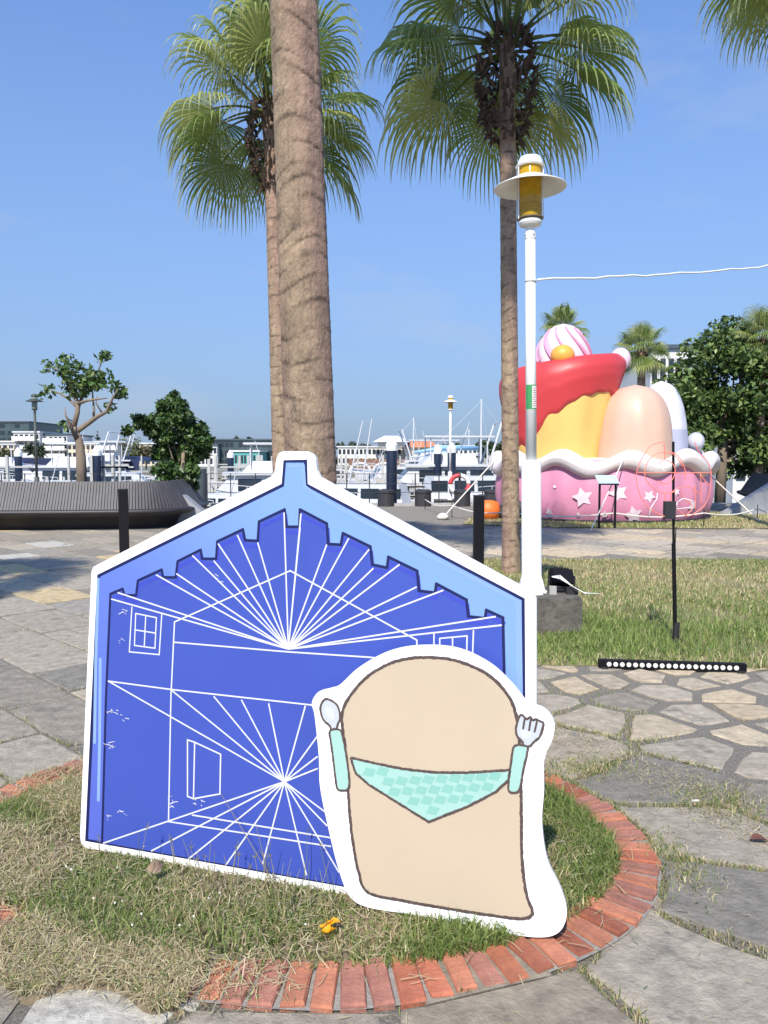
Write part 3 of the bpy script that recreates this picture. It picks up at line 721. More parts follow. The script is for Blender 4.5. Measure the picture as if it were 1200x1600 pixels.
top = [(173, 928), (192, 920), (195, 930), (213, 930), (216, 907), (253, 890), (255, 902), (275, 902), (278, 877), (314, 859), (316, 873), (338, 873), (340, 846), (380, 827), (383, 844), (403, 845), (405, 815), (445, 796), (448, 823), (468, 823), (469, 796), (511, 818), (513, 850), (533, 851), (536, 833), (579, 854), (582, 882), (605, 887), (607, 870), (652, 892), (655, 923), (680, 926), (682, 912), (729, 937), (732, 963), (758, 966), (760, 953), (786, 965)]
inner = [(160, 1316), (788, 1428), (788, 1053)] + top[::-1] + [(166, 1090)]
def flat(pts, z, name, m, parent):
    mb = MB(); P = U1(pts) if parent is bb else pts; ar = sum(P[i][0]*P[(i+1) % len(P)][1]-P[(i+1) % len(P)][0]*P[i][1] for i in range(len(P)))
    if ar < 0: P = P[::-1]
    mb.add([(p[0], p[1], z) for p in P], [tuple(range(len(P)))]); return mb.build(name, m, parent)
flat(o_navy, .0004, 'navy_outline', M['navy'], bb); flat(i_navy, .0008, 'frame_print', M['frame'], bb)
mb = MB()
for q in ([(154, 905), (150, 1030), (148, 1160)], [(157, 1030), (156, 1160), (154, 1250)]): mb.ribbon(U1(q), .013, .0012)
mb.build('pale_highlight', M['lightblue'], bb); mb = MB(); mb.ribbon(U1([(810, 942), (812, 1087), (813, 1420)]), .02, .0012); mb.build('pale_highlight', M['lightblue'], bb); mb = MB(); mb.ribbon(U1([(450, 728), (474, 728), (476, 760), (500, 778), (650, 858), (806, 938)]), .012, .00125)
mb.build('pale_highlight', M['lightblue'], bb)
flat(inner, .0016, 'hall_interior', M['blue_in'], bb)
mb = MB(); tp = [(x+1, y+9) for x, y in top]; mb.ribbon(U1(tp[0:]), .014, .0018); mb.build('trim_shade', M['blue_dk'], bb)
mb = MB(); mb.ribbon(U1([(160, 1315), (166, 1090)] + top + [(788, 1053), (789, 1428)]), .0095, .0021); mb.build('trim_outline', M['navy'], bb)
V1, V2 = (451, 1014), (445, 1221)
c1 = lambda *q: [(110+x/3, 690+y/3) for x, y in q]; c2 = lambda *q: [(450+x/3, 690+y/3) for x, y in q]; c3 = lambda *q: [(110+x*.375, 1030+y*.375) for x, y in q]
lines = [[p, V1] for p in c1((195, 738), (225, 708), (405, 625), (500, 620), (575, 535), (675, 560), (695, 480), (785, 440), (880, 475), (1003, 335), (1078, 405))]
lines += [[p, V1] for p in c2((62, 340), (182, 485), (285, 455), (380, 507), (400, 595), (522, 577), (602, 682), (727, 697), (972, 820), (1000, 860))]
lines += [c1((475, 1160), (490, 845), (1032, 605)) + c2((605, 930), (605, 1000)), [(268, 1077), (264, 1281)], c1((490, 940), (1022, 985)) + c2((380, 1010), (600, 1030))]
lines += [[(170, 1064), V2], [(170, 1064), (268, 1077), (485, 1101), (640, 1119)]] + [[p, V2] for p in c3((425, 130), (600, 155), (715, 170), (828, 185), (980, 195), (1030, 320), (1030, 405), (1030, 455), (140, 765), (340, 797), (495, 830), (650, 855), (803, 850), (985, 897), (1120, 885), (1070, 692), (1070, 640))]
lines += [c3((410, 675), (1085, 778)), c3((510, 648), (1085, 742)), c3((490, 335), (520, 345), (628, 395), (625, 560), (515, 580), (490, 570), (490, 335)), c3((520, 345), (515, 580))]
win_l = [c1((290, 775), (278, 985), (418, 998), (430, 810)), c1((308, 805), (405, 825), (398, 968), (302, 955), (308, 805)), c1((355, 815), (348, 960)), c1((305, 882), (400, 897))]
win_r = [c2((685, 903), (685, 1010)), c2((870, 885), (865, 1020)), c2((712, 1010), (712, 922), (840, 910), (838, 1010)), c2((772, 917), (772, 1010))]
for nm, grp in (('hall_line_drawing', lines), ('window_line_drawing', win_l), ('window_line_drawing', win_r)):
    mb = MB(); z = .0024
    for l in grp: mb.ribbon(U1(l), .0054 if len(grp) > 8 else .0048, z); z += .000025
    mb.build(nm, M['line'], bb)
mb = MB()                                    # scuffs and scraped marks of the print
for x, y in ((172, 1112), (180, 1110), (193, 1119), (170, 1165), (178, 1163), (270, 1248), (268, 1255), (305, 1252), (318, 1254), (172, 1275), (192, 1268), (345, 905), (195, 955), (190, 1000)):
    for k in range(4):
        a, b_ = x+random.uniform(-5, 5), y+random.uniform(-5, 5); mb.ribbon(U1([(a, b_), (a+random.uniform(-7, 7), b_+random.uniform(-4, 4))]), random.uniform(.001, .0028), .0035+.0001*k)
mb.build('scuffs', M['line'], bb)['kind'] = 'stuff'
M['timber'] = mat('raw_timber', (.35, .25, .15), .8, .2, 8, .3, 40, stretch=(1, 1, .2))
mb = MB()
for x in (.35, 1.3): mb.tube([(x, .95, -.035), (x, .02, -.035)], .018, 4); mb.tube([(x, .9, -.04), (x, .06, -.5)], .016, 4)
mb.build('prop', M['timber'], bb)

# --- cream board in front of it: a plain arch with a napkin and cutlery
cb_org = A0 + nz_*.075
cb = thing('cutout_board', 'cream arch-shaped board with mint checked napkin, spoon and fork leaning before the blue board', 'display board', cb_org)
cb.matrix_world = frame(cb_org)
def U2(pts): return [uvof(470+x*.3583, 1000+y*.3583, cb_org) for x, y in pts]
con = [(60, 330), (48, 275), (75, 228), (125, 212), (170, 195), (255, 118), (380, 50), (520, 24), (680, 36), (820, 100), (920, 190), (985, 268), (1060, 300), (1104, 355), (1098, 430), (1062, 520), (1060, 660), (1052, 800), (1075, 960), (1135, 1090), (1160, 1190), (1130, 1270), (1050, 1297), (900, 1280), (700, 1236), (480, 1196), (300, 1168), (215, 1120), (165, 1000), (120, 820), (84, 640), (78, 500)]
con2 = smooth_closed(U2(con), 6); mb = MB(); mb.slab(con2, -.018, 0); mb.build('panel', M['foam_white'], cb)
M['cream'] = print_mat('cream_print', (.495, .40, .29), .035); M['crayon'] = mat('crayon_print', (.075, .05, .045), .7, .5, 90, dirt=(.3, .22, .17), dscale=150, dthr=.6)
M['mint'] = print_mat('mint_print', (.32, .52, .455)); M['mint2'] = print_mat('deep_mint_print', (.22, .45, .38)); M['steel_print'] = print_mat('pale_grey_print', (.46, .49, .52)); M['steel_print2'] = print_mat('paler_grey_print', (.52, .54, .56))
arch = [(195, 480), (180, 330), (215, 245), (290, 160), (400, 98), (520, 76), (660, 86), (790, 135), (885, 215), (940, 330), (958, 520), (962, 760), (965, 960), (985, 1110), (1010, 1190), (960, 1215), (800, 1196), (600, 1164), (420, 1132), (290, 1098), (250, 1000), (222, 840), (205, 640)]
A2 = smooth_closed(U2(arch), 8); flat(A2, .0005, 'cream_arch', M['cream'], cb)
def crayon(name, pts, wd, z, parent, cl=False):
    mb = MB(); P = pts+[pts[0]] if cl else pts; d = []
    for a, b_ in zip(P[:-1], P[1:]):
        a, b_ = Vector(a), Vector(b_); k = max(1, int((b_-a).length/.006)); d += [a.lerp(b_, s/k) for s in range(k)]
    d.append(Vector(P[-1])); n = len(d); vs = []
    for i in range(n):
        t = (d[min(i+1, n-1)]-d[max(i-1, 0)]); t = t.normalized() if t.length > 1e-6 else Vector((1, 0)); q = Vector((-t.y, t.x))*wd/2
        vs += [(*(d[i]+q*random.uniform(.75, 1.2)), z+i*2e-7), (*(d[i]-q*random.uniform(.75, 1.2)), z+i*2e-7)]
    mb.add(vs, [(2*i+1, 2*i+3, 2*i+2, 2*i) for i in range(n-1)]); return mb.build(name, M['crayon'], parent)
crayon('crayon_outline', A2, .0105, .0012, cb, True)
nap = [(218, 512), (330, 538), (450, 562), (580, 576), (720, 578), (915, 566), (905, 610), (850, 662), (730, 725), (558, 792), (420, 706), (300, 632), (240, 580)]
N2 = U2(nap); npk = flat(N2, .0015, 'napkin', M['mint'], cb)
chk = MB(); lo = (225, 515); k_ = 0
for i in range(-4, 16):
    for j in range(0, 14):
        x = 175+i*58+j*26; y = 470+j*44-i*3; q = [(x, y), (x+44, y+10), (x+28, y+42), (x-16, y+32)]
        if all(inside(p, nap) for p in q) :
            P = U2(q); chk.add([(p[0], p[1], .0019) for p in P], [(3, 2, 1, 0)])
chk.build('check_pattern', M['mint2'], npk); crayon('crayon_edge', N2, .0085, .0024, npk, True)
def cutlery(name, head, handle, inner_, parent):
    h = flat(smooth_closed(U2(head), 5), .0016, name, M['steel_print'], parent); flat(smooth_closed(U2(inner_), 5), .0019, 'highlight', M['steel_print2'], h)
    crayon('crayon_edge', smooth_closed(U2(head), 5), .0075, .0022, h, True); hd = smooth_closed(U2(handle), 4); flat(hd, .0026, 'handle', M['mint'], h); crayon('crayon_edge', hd, .0075, .003, h, True)
cutlery('spoon', [(122, 258), (160, 285), (172, 335), (160, 372), (155, 400), (135, 400), (128, 375), (98, 345), (86, 300), (98, 265)], [(128, 395), (172, 392), (188, 440), (205, 540), (212, 640), (180, 655), (158, 640), (145, 540), (133, 450)], [(115, 285), (140, 300), (150, 335), (135, 350), (112, 325), (105, 300)], cb)
cutlery('fork', [(955, 330), (968, 328), (985, 345), (1000, 335), (1012, 348), (1025, 345), (1040, 352), (1058, 362), (1052, 395), (1040, 425), (1015, 445), (1000, 462), (975, 462), (965, 440), (945, 420), (938, 390), (945, 355)], [(940, 458), (985, 462), (988, 490), (972, 560), (955, 650), (925, 665), (905, 645), (915, 550), (925, 480)], [(965, 380), (985, 395), (1005, 400), (1000, 425), (975, 430), (958, 405)], cb)
mb = MB()
for x in ((975, 345), (1000, 350), (1025, 358)): pass
for q in ([(978, 335), (970, 385)], [(1004, 340), (996, 392)], [(1031, 350), (1020, 398)]): mb.ribbon(U2(q), .006, .0034)
mb.build('tine_gaps', M['crayon'], cb)
mb = MB(); uc = uvof(700, 1200, cb_org)[0]; mb.tube([(uc, .5, -.024), (uc, .05, -.024)], .012, 4); mb.build('prop', M['timber'], cb)

# --- stalks of grass standing against the boards
P = []; mb = MB(); mb.cur = (.36, .34, .16)
ST = [(438, 1398, 345, 1240), (425, 1395, 400, 1290), (590, 1395, 590, 1270), (400, 1400, 425, 1310), (520, 1405, 500, 1320), (360, 1390, 372, 1310), (470, 1400, 480, 1300), (300, 1370, 285, 1310), (610, 1410, 640, 1330), (330, 1400, 335, 1330), (440, 1410, 455, 1340)]
for k in range(46): x = random.uniform(150, 540); ST.append((x, 1338+(x-130)*.175+random.uniform(14, 60), x+random.uniform(-25, 25), 1338+(x-130)*.175-random.uniform(5, 60)))
for x, y, x2, y2 in ST:
    if 540 < x < 900: continue
    p = G(x, y, .02); e = at(x2, y2, p.y+random.uniform(-.02, .05)); mid = p.lerp(e, .55)+Vector((random.uniform(-.008, .008), 0, .004))
    mb.cur = random.choice([(.36, .34, .16), (.2, .24, .08), (.42, .36, .2)]); mb.tube([p, mid, e], [.0016, .0013, .0009], 4)
    if random.random() < .35:
        for q in range(5): mb.tube([e, e+Vector((random.uniform(-.015, .015), random.uniform(-.01, .01), random.uniform(.005, .025)))], [.0016, .0004], 3)
tag(mb.build('seed_stalks', M['blade'], None, col=True), kind='stuff')
# small white clover-like flowers
mb = MB()
for k in range(26):
    p = G(random.uniform(60, 480), random.uniform(1320, 1500), 0) ; p.z = random.uniform(.045, .075); r_ = random.uniform(.002, .0045)
    mb.lathe([(0, -r_), (r_*.9, -r_*.3), (r_*.8, r_*.5), (0, r_)], 6, p)
tag(mb.build('tiny_white_flowers', mat('white_petal', (.7, .7, .62), .7)), kind='stuff')
M['petal'] = mat('yellow_petal', (.85, .42, .015), .6, .15, 40, trans=.3)
fp = G(515, 1450, .04); fl = thing('fallen_flower', 'crumpled yellow orange flower lying on the grass in front of the boards', 'flower', fp)
for k in range(5):
    a = k*1.256+.3; mb = MB(); vs = []
    for i in range(5):
        for j in (-1, 0, 1):
            t = i/4; wd = .014*math.sin(math.pi*min(1, t*.8+.12)); vs.append((math.cos(a)*t*.034-math.sin(a)*j*wd, math.sin(a)*t*.034+math.cos(a)*j*wd, .012*math.sin(t*3+k)+.006*abs(j)+.006))
    mb.add(vs, [(3*i+j, 3*i+j+1, 3*i+j+4, 3*i+j+3) for i in range(4) for j in range(2)]); mb.build('petal', M['petal'], fl, smooth=True)
def dry_leaf(name, label, p, L, col, rx, rz):
    mb = MB(); vs = []
    for i in range(8):
        for j in (-1, 0, 1):
            t = i/7; wd = L*.28*math.sin(math.pi*min(1, t**.8))+.001; vs.append((t*L-L/2, j*wd, .35*abs(j)*wd+.12*L*math.sin(t*3.3)))
    mb.add(vs, [(3*i+j, 3*i+j+1, 3*i+j+4, 3*i+j+3) for i in range(7) for j in range(2)]); o = mb.build(name, mat(name, col, .8, .3, 40, trans=.15), None, smooth=True)
    o.location = p; o.rotation_euler = (rx, .2, rz); tag(o, label, 'leaf')
dry_leaf('dry_leaf', 'curled tan dead leaf stuck upright against the foot of the blue board', G(243, 1352, .07)+Vector((0, -.01, .0)), .075, (.42, .29, .18), 1.1, 1.0)
dry_leaf('dry_leaf', 'reddish brown dead leaf lying on the slabs at the right edge', G(1188, 1314, .008), .085, (.17, .07, .045), 0, .1)
for px, py, L_, lab in ((1087, 1252, .032, 'white paper scrap lying on straw near the pebbled paving'), (500, 1392, .02, None)):
    if lab:
        mb = MB(); mb.box((0, 0, .003), (L_, .009, .006)); o = mb.build('paper_scrap', M['white']); o.location = G(px, py, .006); o.rotation_euler[2] = .1; tag(o, lab, 'litter')

# ------------------------------------------------------------------ lamp posts
def lamp_post(name, label, base, H, scale=1., lean=0., group=None, simple=False, cols=None):
    t = thing(name, label, 'street lamp', base, 0, group); t.rotation_euler = (0, lean, 0)
    pm = cols[0] if cols else M['white']; gm = cols[1] if cols else M['amber']; s = scale; N = 32 if not simple else 16
    hz = H-.60*s
    mb = MB(); mb.lathe([(.098*s, .10), (.088*s, .12), (.085*s, 1.16*s), (.074*s, 1.175*s)], N); mb.build('lower_sleeve', pm, t, smooth=True)
    mb = MB(); mb.lathe([(.048*s, 1.12*s), (.043*s, hz-.10*s)], N); mb.build('pole', pm, t, smooth=True)
    mb = MB(); mb.lathe([(.135*s, 0), (.135*s, .016), (.112*s, .02), (.10*s, .11), (.0975*s, .115)], N); mb.build('base_flange', pm, t, smooth=False)
    if not simple:
        mb = MB()
        for k in range(4):
            a = k*math.pi/2+.6; mb.add([(math.cos(a)*.1, math.sin(a)*.1, .016), (math.cos(a)*.165, math.sin(a)*.165, .016), (math.cos(a)*.097, math.sin(a)*.097, .2), (math.cos(a)*.1-.008*math.sin(a), math.sin(a)*.1+.008*math.cos(a), .016), (math.cos(a)*.165-.008*math.sin(a), math.sin(a)*.165+.008*math.cos(a), .016), (math.cos(a)*.097-.008*math.sin(a), math.sin(a)*.097+.008*math.cos(a), .2)], [(0, 1, 2), (5, 4, 3), (1, 4, 5, 2)])
        mb.build('gusset', pm, t)
    mb = MB(); mb.lathe([(.047*s, hz-.10*s), (.047*s, hz-.04*s), (.036*s, hz-.035*s), (.036*s, hz), (.09*s, hz+.012*s), (.10*s, hz+.03*s), (.1*s, hz+.05*s), (.09*s, hz+.06*s)], N); mb.build('collar', pm, t, smooth=False)
    if not simple:
        mb = MB()
        for k in range(4): a = k*math.pi/2+.4; mb.tube([(.046*math.cos(a), .046*math.sin(a), hz-.07), (.056*math.cos(a), .056*math.sin(a), hz-.07)], .007, 6)
        mb.build('bolt', M['concrete'], t)
        mb = MB(); mb.lathe([(.108, hz+.06), (.114, hz+.066), (.114, hz+.074), (.104, hz+.08)], N); mb.build('gasket_ring', mat('bronze_ring', (.16, .12, .05), .5), t)
    mb = MB(); mb.lathe([(.0*s, hz+.062*s), (.095*s, hz+.062*s), (.098*s, hz+.075*s), (.098*s, hz+.50*s), (.09*s, hz+.515*s)], N); mb.build('lantern_glass', gm, t, smooth=True)
    if not simple:
        mb = MB()
        for k in range(4): mb.lathe([(.1005, hz+.12+k*.02), (.1012, hz+.124+k*.02), (.1005, hz+.128+k*.02)], N)
        mb.build('lantern_rib', mat('dark_amber', (.4, .22, .01), .3), t)
        mb = MB()
        for k in range(4): a = (-.35, .35, math.pi-.35, math.pi+.35)[k]; mb.tube([(.112*math.cos(a), .112*math.sin(a), hz+.06), (.112*math.cos(a), .112*math.sin(a), hz+.52)], .005, 6)
        mb.build('guard_rod', pm, t)
    mb = MB(); z = hz+.335*s; mb.lathe([(.1*s, z+.088*s), (.12*s, z+.085*s), (.2*s, z+.045*s), (.305*s, z-.005*s), (.308*s, z-.012*s), (.302*s, z-.014*s), (.2*s, z+.03*s), (.12*s, z+.07*s), (.1*s, z+.075*s)], 48 if not simple else 24); mb.build('shade', pm, t, smooth=True)
    mb = MB(); z = hz+.50*s; mb.lathe([(.0, z), (.118*s, z), (.125*s, z+.008*s), (.105*s, z+.03*s), (.1*s, z+.055*s), (.085*s, z+.08*s), (.03*s, z+.098*s), (0, z+.1*s)], N); mb.build('cap', pm, t, smooth=False)
    return t
lb = Vector((1.345, 6.72, 0)); bt = .30
mb = MB(); rr_ = [(-.33, -.36), (.33, -.36), (.33, .30), (-.33, .30)]; mb.slab(rough(rr_, .08, .006), -.05, bt-.02); mb.slab(rough([(x*.97, y*.97) for x, y in rr_], .1, .004), bt-.021, bt)
blk = mb.build('concrete_footing', M['dark_concrete']); blk.location = lb+Vector((.03, .1, 0)); tag(blk, 'dark mossy concrete block under the white street lamp', 'concrete block')
lh = 4.08
lamp = lamp_post('street_lamp', 'tall white street lamp with amber lantern and wide shade on a concrete block', lb+Vector((-.03, .05, bt)), lh-bt, lean=R(-1.0))
mb = MB(); M['green_label'] = mat('green_label', (.05, .28, .09), .5, .1, 20)
vs = []
def wrap(mb, a0, a1, z0, z1, r_):
    k = 8; v = [(r_*math.cos(a0+(a1-a0)*i/k), r_*math.sin(a0+(a1-a0)*i/k), z) for z in (z0, z1) for i in range(k+1)]
    mb.add(v, [(i, i+1, k+2+i, k+1+i) for i in range(k)])
zz = 1.5+(715-640)/1200*6.75-bt
wrap(mb, R(-165), R(-20), zz, zz+.21, .0475); st = mb.build('sticker', M['green_label'], lamp)
mb = MB(); wrap(mb, R(-88), R(-24), zz+.01, zz+.2, .0482)
mb.build('sticker_panel', mat('sticker_white', (.7, .72, .68), .5), st)
mb = MB(); random.seed(3)
for k in range(9):
    wrap(mb, R(-84+random.uniform(0, 4)), R(-34-random.uniform(0, 22)), zz+.024+k*.019, zz+.031+k*.019, .0486)
mb.build('sticker_print', mat('sticker_red', (.4, .08, .08), .5), st)
lamp_post('street_lamp', 'small distant white street lamp with amber lantern among the mooring piles', at(703, 784, 25.2)+Vector((0, 0, .02)), 3.45, .82, simple=True)
M['grn_metal'] = mat('grey_green_metal', (.06, .07, .06), .5, .2, 10); M['cl_glass'] = mat('smoky_glass', (.2, .26, .22), .1)
lamp_post('street_lamp', 'dark grey street lamp with wide hat seen above the planter at far left', Vector((*at(58, 760, 22.5).xy, 0)), 3.35, .8, simple=True, cols=(M['grn_metal'], M['cl_glass']))
mb = MB(); q = at(703, 790, 25.2); mb.slab([(q.x-.5, q.y-.5), (q.x+.5, q.y-.5), (q.x+.5, q.y+.5), (q.x-.5, q.y+.5)], -.1, .12); o = mb.build('concrete_footing', M['dark_concrete']); tag(o, 'grey footing under the small distant street lamp', 'concrete block')

# spotlight with cables on the block
sp = thing('floodlight', 'black box floodlight with loose white cable beside the lamp base', 'floodlight', lb+Vector((.24, .08, bt)))
mb = MB(); Mx = Matrix.Rotation(R(-30), 3, 'X') @ Matrix.Rotation(R(15), 3, 'Z'); mb.box((0, .02, .13), (.19, .11, .13), M=Mx); mb.build('housing', M['black'], sp)
mb = MB()
for k in range(7): mb.box((-.075+k*.025, .085, .15), (.006, .05, .11), M=Mx)
mb.build('cooling_fin', M['black'], sp); mb = MB(); mb.box((0, 0, .03), (.22, .10, .012)); mb.box((-.115, 0, .085), (.01, .04, .12)); mb.box((.115, 0, .085), (.01, .04, .12)); mb.build('bracket', M['blackrub'], sp)
mb = MB(); mb.box((.07, -.09, .03), (.1, .07, .06)); mb.build('junction_box', M['blackrub'], sp)
mb = MB(); mb.box((-.10, -.10, .035), (.06, .05, .07)); mb.build('terminal_box', M['concrete'], sp)
mb = MB(); M['cable'] = mat('white_cable', (.75, .75, .72), .5)
for k in range(4): mb.tube([(-.1, -.06-.01*k, .15), (-.04, -.12, .17-.01*k), (.06, -.16, .08), (.15, -.17-.02*k, .03), (.24+.02*k, -.14, .012)], .0035, 5)
mb.build('cable', M['cable'], sp)
# overhead cable from the lamp
a = at(840, 437, 6.72); e = at(1420, 380, 11); mb = MB(); pts = [a.lerp(e, k/40)+Vector((0, 0, -.10*math.sin(k/40*math.pi)+.006*math.sin(k*1.3)+.004*math.sin(k*2.9))) for k in range(41)]
mb.tube(pts, .009, 6); mb.lathe([(.05, 0), (.052, .01), (.05, .02)], 16, (lb.x-.075, lb.y+.05, a.z-.01)); tag(mb.build('overhead_cable', M['cable'], None, smooth=True), 'thin white cable strung through the sky from the lamp post', 'cable')

# black posts
for px, Y, z, wd, lab in ((193, 8.6, 0, .085, 'slim black post behind the left slope of the blue board'), (748, 7.6, 0, .1, 'black post between the blue board and the lamp')):
    top_z = at(px, 765 if px < 300 else 775, Y).z; p = at(px, 800, Y)
    t = thing('black_post', lab, 'post', (p.x, p.y, 0)); mb = MB(); mb.box((0, 0, top_z/2), (wd, wd, top_z)); mb.build('shaft', M['black'], t)
    mb = MB(); mb.box((0, 0, .006), (wd*2, wd*2, .012)); mb.build('base_plate', M['black'], t); mb = MB(); mb.box((0, 0, top_z+.004), (wd*1.06, wd*1.06, .008)); mb.build('top_cap', M['blackrub'], t)

# LED bar
a = G(935, 1036, .03); e = G(1165, 1043, .03); d = e-a; t = thing('light_bar', 'black bar of round white lamps lying along the lawn edge', 'light bar', a.lerp(e, .5)); t.location.z = 0; t.rotation_euler[2] = math.atan2(d.y, d.x)
mb = MB(); L_ = d.length; mb.box((0, 0, .03), (L_, .05, .055)); mb.build('housing', M['black'], t)
mb = MB(); mb.box((-L_/2+.04, 0, .006), (.05, .09, .012)); mb.build('bracket', M['blackrub'], t); mb = MB(); mb.box((L_/2-.04, 0, .006), (.05, .09, .012)); mb.build('bracket', M['blackrub'], t)
M['lens'] = mat('clear_lens', (.75, .73, .68), .2); lens = None
for k in range(20):
    if lens is None:
        mb = MB(); mb.tube([(0, 0, 0), (0, -.005, 0)], .0165, 10); lens = mb.build('lens', M['lens'], t); o = lens
    else: o = lens.copy(); COL.objects.link(o); o.parent = t
    o.location = (-L_/2+.07+k*(L_-.14)/19, -.0255, .032)

# ------------------------------------------------------------------ giant inflatable cake
random.seed(11)
def vinyl(name, col, var=.03): return mat(name, col, .42, var+.03, 1.2, .3, 3.5, spec=.4)
M['v_pink'] = vinyl('pink_vinyl', (.62, .25, .36)); M['v_white'] = vinyl('white_vinyl', (.7, .62, .6)); M['v_yellow'] = vinyl('yellow_vinyl', (.72, .49, .15)); M['v_red'] = vinyl('red_vinyl', (.55, .05, .055))
M['v_beige'] = vinyl('beige_vinyl', (.6, .4, .3)); M['v_pale'] = vinyl('pale_vinyl', (.62, .62, .68)); M['v_swirl'] = vinyl('pale_pink_vinyl', (.72, .55, .62)); M['v_orange'] = vinyl('orange_vinyl', (.75, .38, .07)); M['v_star'] = vinyl('star_print', (.74, .6, .64)); M['v_line'] = vinyl('pink_stripe', (.66, .3, .45)); M['v_dark'] = mat('ground_sheet', (.03, .03, .032), .6)
CX, CY = 5.66, 20.1; RB = 2.62
inf = thing('inflatable_cake', 'giant inflatable pink cake with yellow pudding, red sauce and two smooth domes', 'inflatable', (CX, CY, 0))
def grid(fn, nu, nv, name, m, parent, closed_u=True, smooth=True):
    V = []; 
    for j in range(nv+1):
        for i in range(nu+(0 if closed_u else 1)): V.append(fn(i/nu, j/nv))
    w_ = nu+(0 if closed_u else 1); F = []
    for j in range(nv):
        for i in range(nu):
            a = j*w_+i; b_ = j*w_+(i+1) % w_ if closed_u else j*w_+i+1; F.append((a, b_, b_+w_, a+w_))
    return np_obj(name, V, None, None, m, parent, np.array(F), smooth=smooth)
def base_r(z): return RB*(1+.035*math.sin(math.pi*min(1, max(0, z/1.3))) - .03*max(0, 1-z/.35)**2)
def f_base(u, v):
    a = 2*math.pi*u; z = .04+1.4*v; r_ = base_r(z)*(1+.012*math.cos(a*26)*math.sin(math.pi*v))
    return (r_*math.cos(a), r_*math.sin(a), z)
grid(f_base, 180, 14, 'base_drum', M['v_pink'], inf)
mb = MB(); mb.lathe([(0, .02), (RB*1.03, .02), (RB*1.03, .06), (0, .06)], 64); mb.build('ground_sheet', M['v_dark'], inf)
mb = MB(); mb.lathe([(RB*.97, 1.42), (RB*.5, 1.5), (0, 1.5)], 64); mb.build('drum_top', M['v_white'], inf, smooth=True)
wave = lambda a: .15*math.sin(a*11+.6)+.035*math.sin(a*5+1)
def f_ring(u, v):
    a = 2*math.pi*u; b_ = 2*math.pi*v; r_ = .205+.04*math.sin(a*11-.9)
    return ((RB+.02+r_*.95*math.cos(b_))*math.cos(a), (RB+.02+r_*.95*math.cos(b_))*math.sin(a), 1.36+.8*wave(a)+r_*math.sin(b_))
grid(f_ring, 220, 18, 'cream_ring', M['v_white'], inf)
def star(mb, a, z, r_, rot):
    P = []
    for k in range(10): q = r_ if k % 2 == 0 else r_*.52; P.append((q*math.cos(rot+k*math.pi/5), q*math.sin(rot+k*math.pi/5)))
    v = []
    for x, y in P+[(0, 0)]: zz = z+y; rr2 = base_r(zz)*1.008+.012; aa = a+x/RB; v.append((rr2*math.cos(aa), rr2*math.sin(aa), zz))
    mb.add(v, [(k, (k+1) % 10, 10) for k in range(10)])
for px, py, r_ in ((912, 777, .24), (965, 770, .22), (1010, 775, .15), (988, 812, .22), (870, 760, .05), (905, 803, .05), (945, 815, .1), (1050, 768, .1), (860, 800, .1), (1075, 790, .16), (824, 790, .14), (1035, 808, .1)):
    p = at(px, py, 18.0)-Vector((CX, CY, 0)); x = max(-2.5, min(2.5, p.x)); a = -math.acos(x/RB)
    # refine the distance for the curved wall
    Yw = CY+RB*math.sin(a); p = at(px, py, Yw)-Vector((CX, CY, 0)); a = -math.acos(max(-.98, min(.98, p.x/RB)))
    mb = MB(); star(mb, a, max(.2, p.z), r_, random.uniform(0, 1.2)); mb.build('star', M['v_star'], inf)
# pudding: a drum leaning to the left with a sloping top
pc = at(868, 700, CY); PO = Vector((pc.x-CX, -.1, 1.35))
def top_z(x, y): return 3.68+.23*x/1.6+.0*y
def f_pud(u, v):
    a = 2*math.pi*u; r_ = (1.2+.08*math.sin(v*math.pi))*(1-.0*v)+.26*v; x, y = r_*math.cos(a), r_*math.sin(a)*1.0
    z = 1.3+(top_z(x, y)-1.3)*v; r2 = 1+.018*math.sin(a*12)*math.sin(math.pi*v); return (PO.x+x*r2+.10*v, PO.y+y*r2, z)
grid(f_pud, 96, 14, 'pudding', M['v_yellow'], inf)
DR = [(-180, .9), (-165, 1.35), (-150, 1.7), (-135, 1.75), (-126, 1.45), (-116, 1.18), (-105, 1.05), (-92, .84), (-75, .74), (-58, .70), (-45, .82), (-36, .78), (-25, .5), (-8, .45), (20, .7), (60, .6), (110, .8), (150, .7), (180, .9)]
def drip(a):
    d = math.degrees(a); d = d-360 if d > 180 else d; return float(np.interp(d, [q[0] for q in DR], [q[1] for q in DR]))+.03*math.sin(a*23)
def f_sauce(u, v):
    a = 2*math.pi*u
    if v < .45:
        t = v/.45; r_ = 1.43*t; x, y = r_*math.cos(a), r_*math.sin(a); z = top_z(x, y)+.22+.12*(1-t*t)-.05*math.exp(-((t-.6)/.05)**2)
    else:
        t = (v-.45)/.55; ang = min(1, t/.5)*math.pi/2; r_ = 1.43+.16*math.sin(min(1, t/.3)*math.pi/2)-.12*max(0, t-.5)*2-.10*max(0, (t-.9)*10); x, y = r_*math.cos(a), r_*math.sin(a)
        z = top_z(1.4*math.cos(a), 1.4*math.sin(a))+.22-(drip(a)+.26)*t
    return (PO.x+x+.10, PO.y+y, z)
grid(f_sauce, 120, 36, 'red_sauce', M['v_red'], inf)
sx_, sy_ = at(873, 560, CY).x-CX, -.45; zt = top_z(sx_-PO.x, sy_)+.26
def f_swirl(u, v, k=0):
    a = 2*math.pi*u; t = v; r_ = .66*math.sqrt(max(0, 1-t**1.7))*(1+.10*abs(math.sin(4.5*(a+t*1.1)))); return (sx_+r_*math.cos(a), sy_+r_*math.sin(a), zt-.08+1.0*t)
sw = grid(f_swirl, 108, 14, 'cream_swirl', M['v_swirl'], inf)
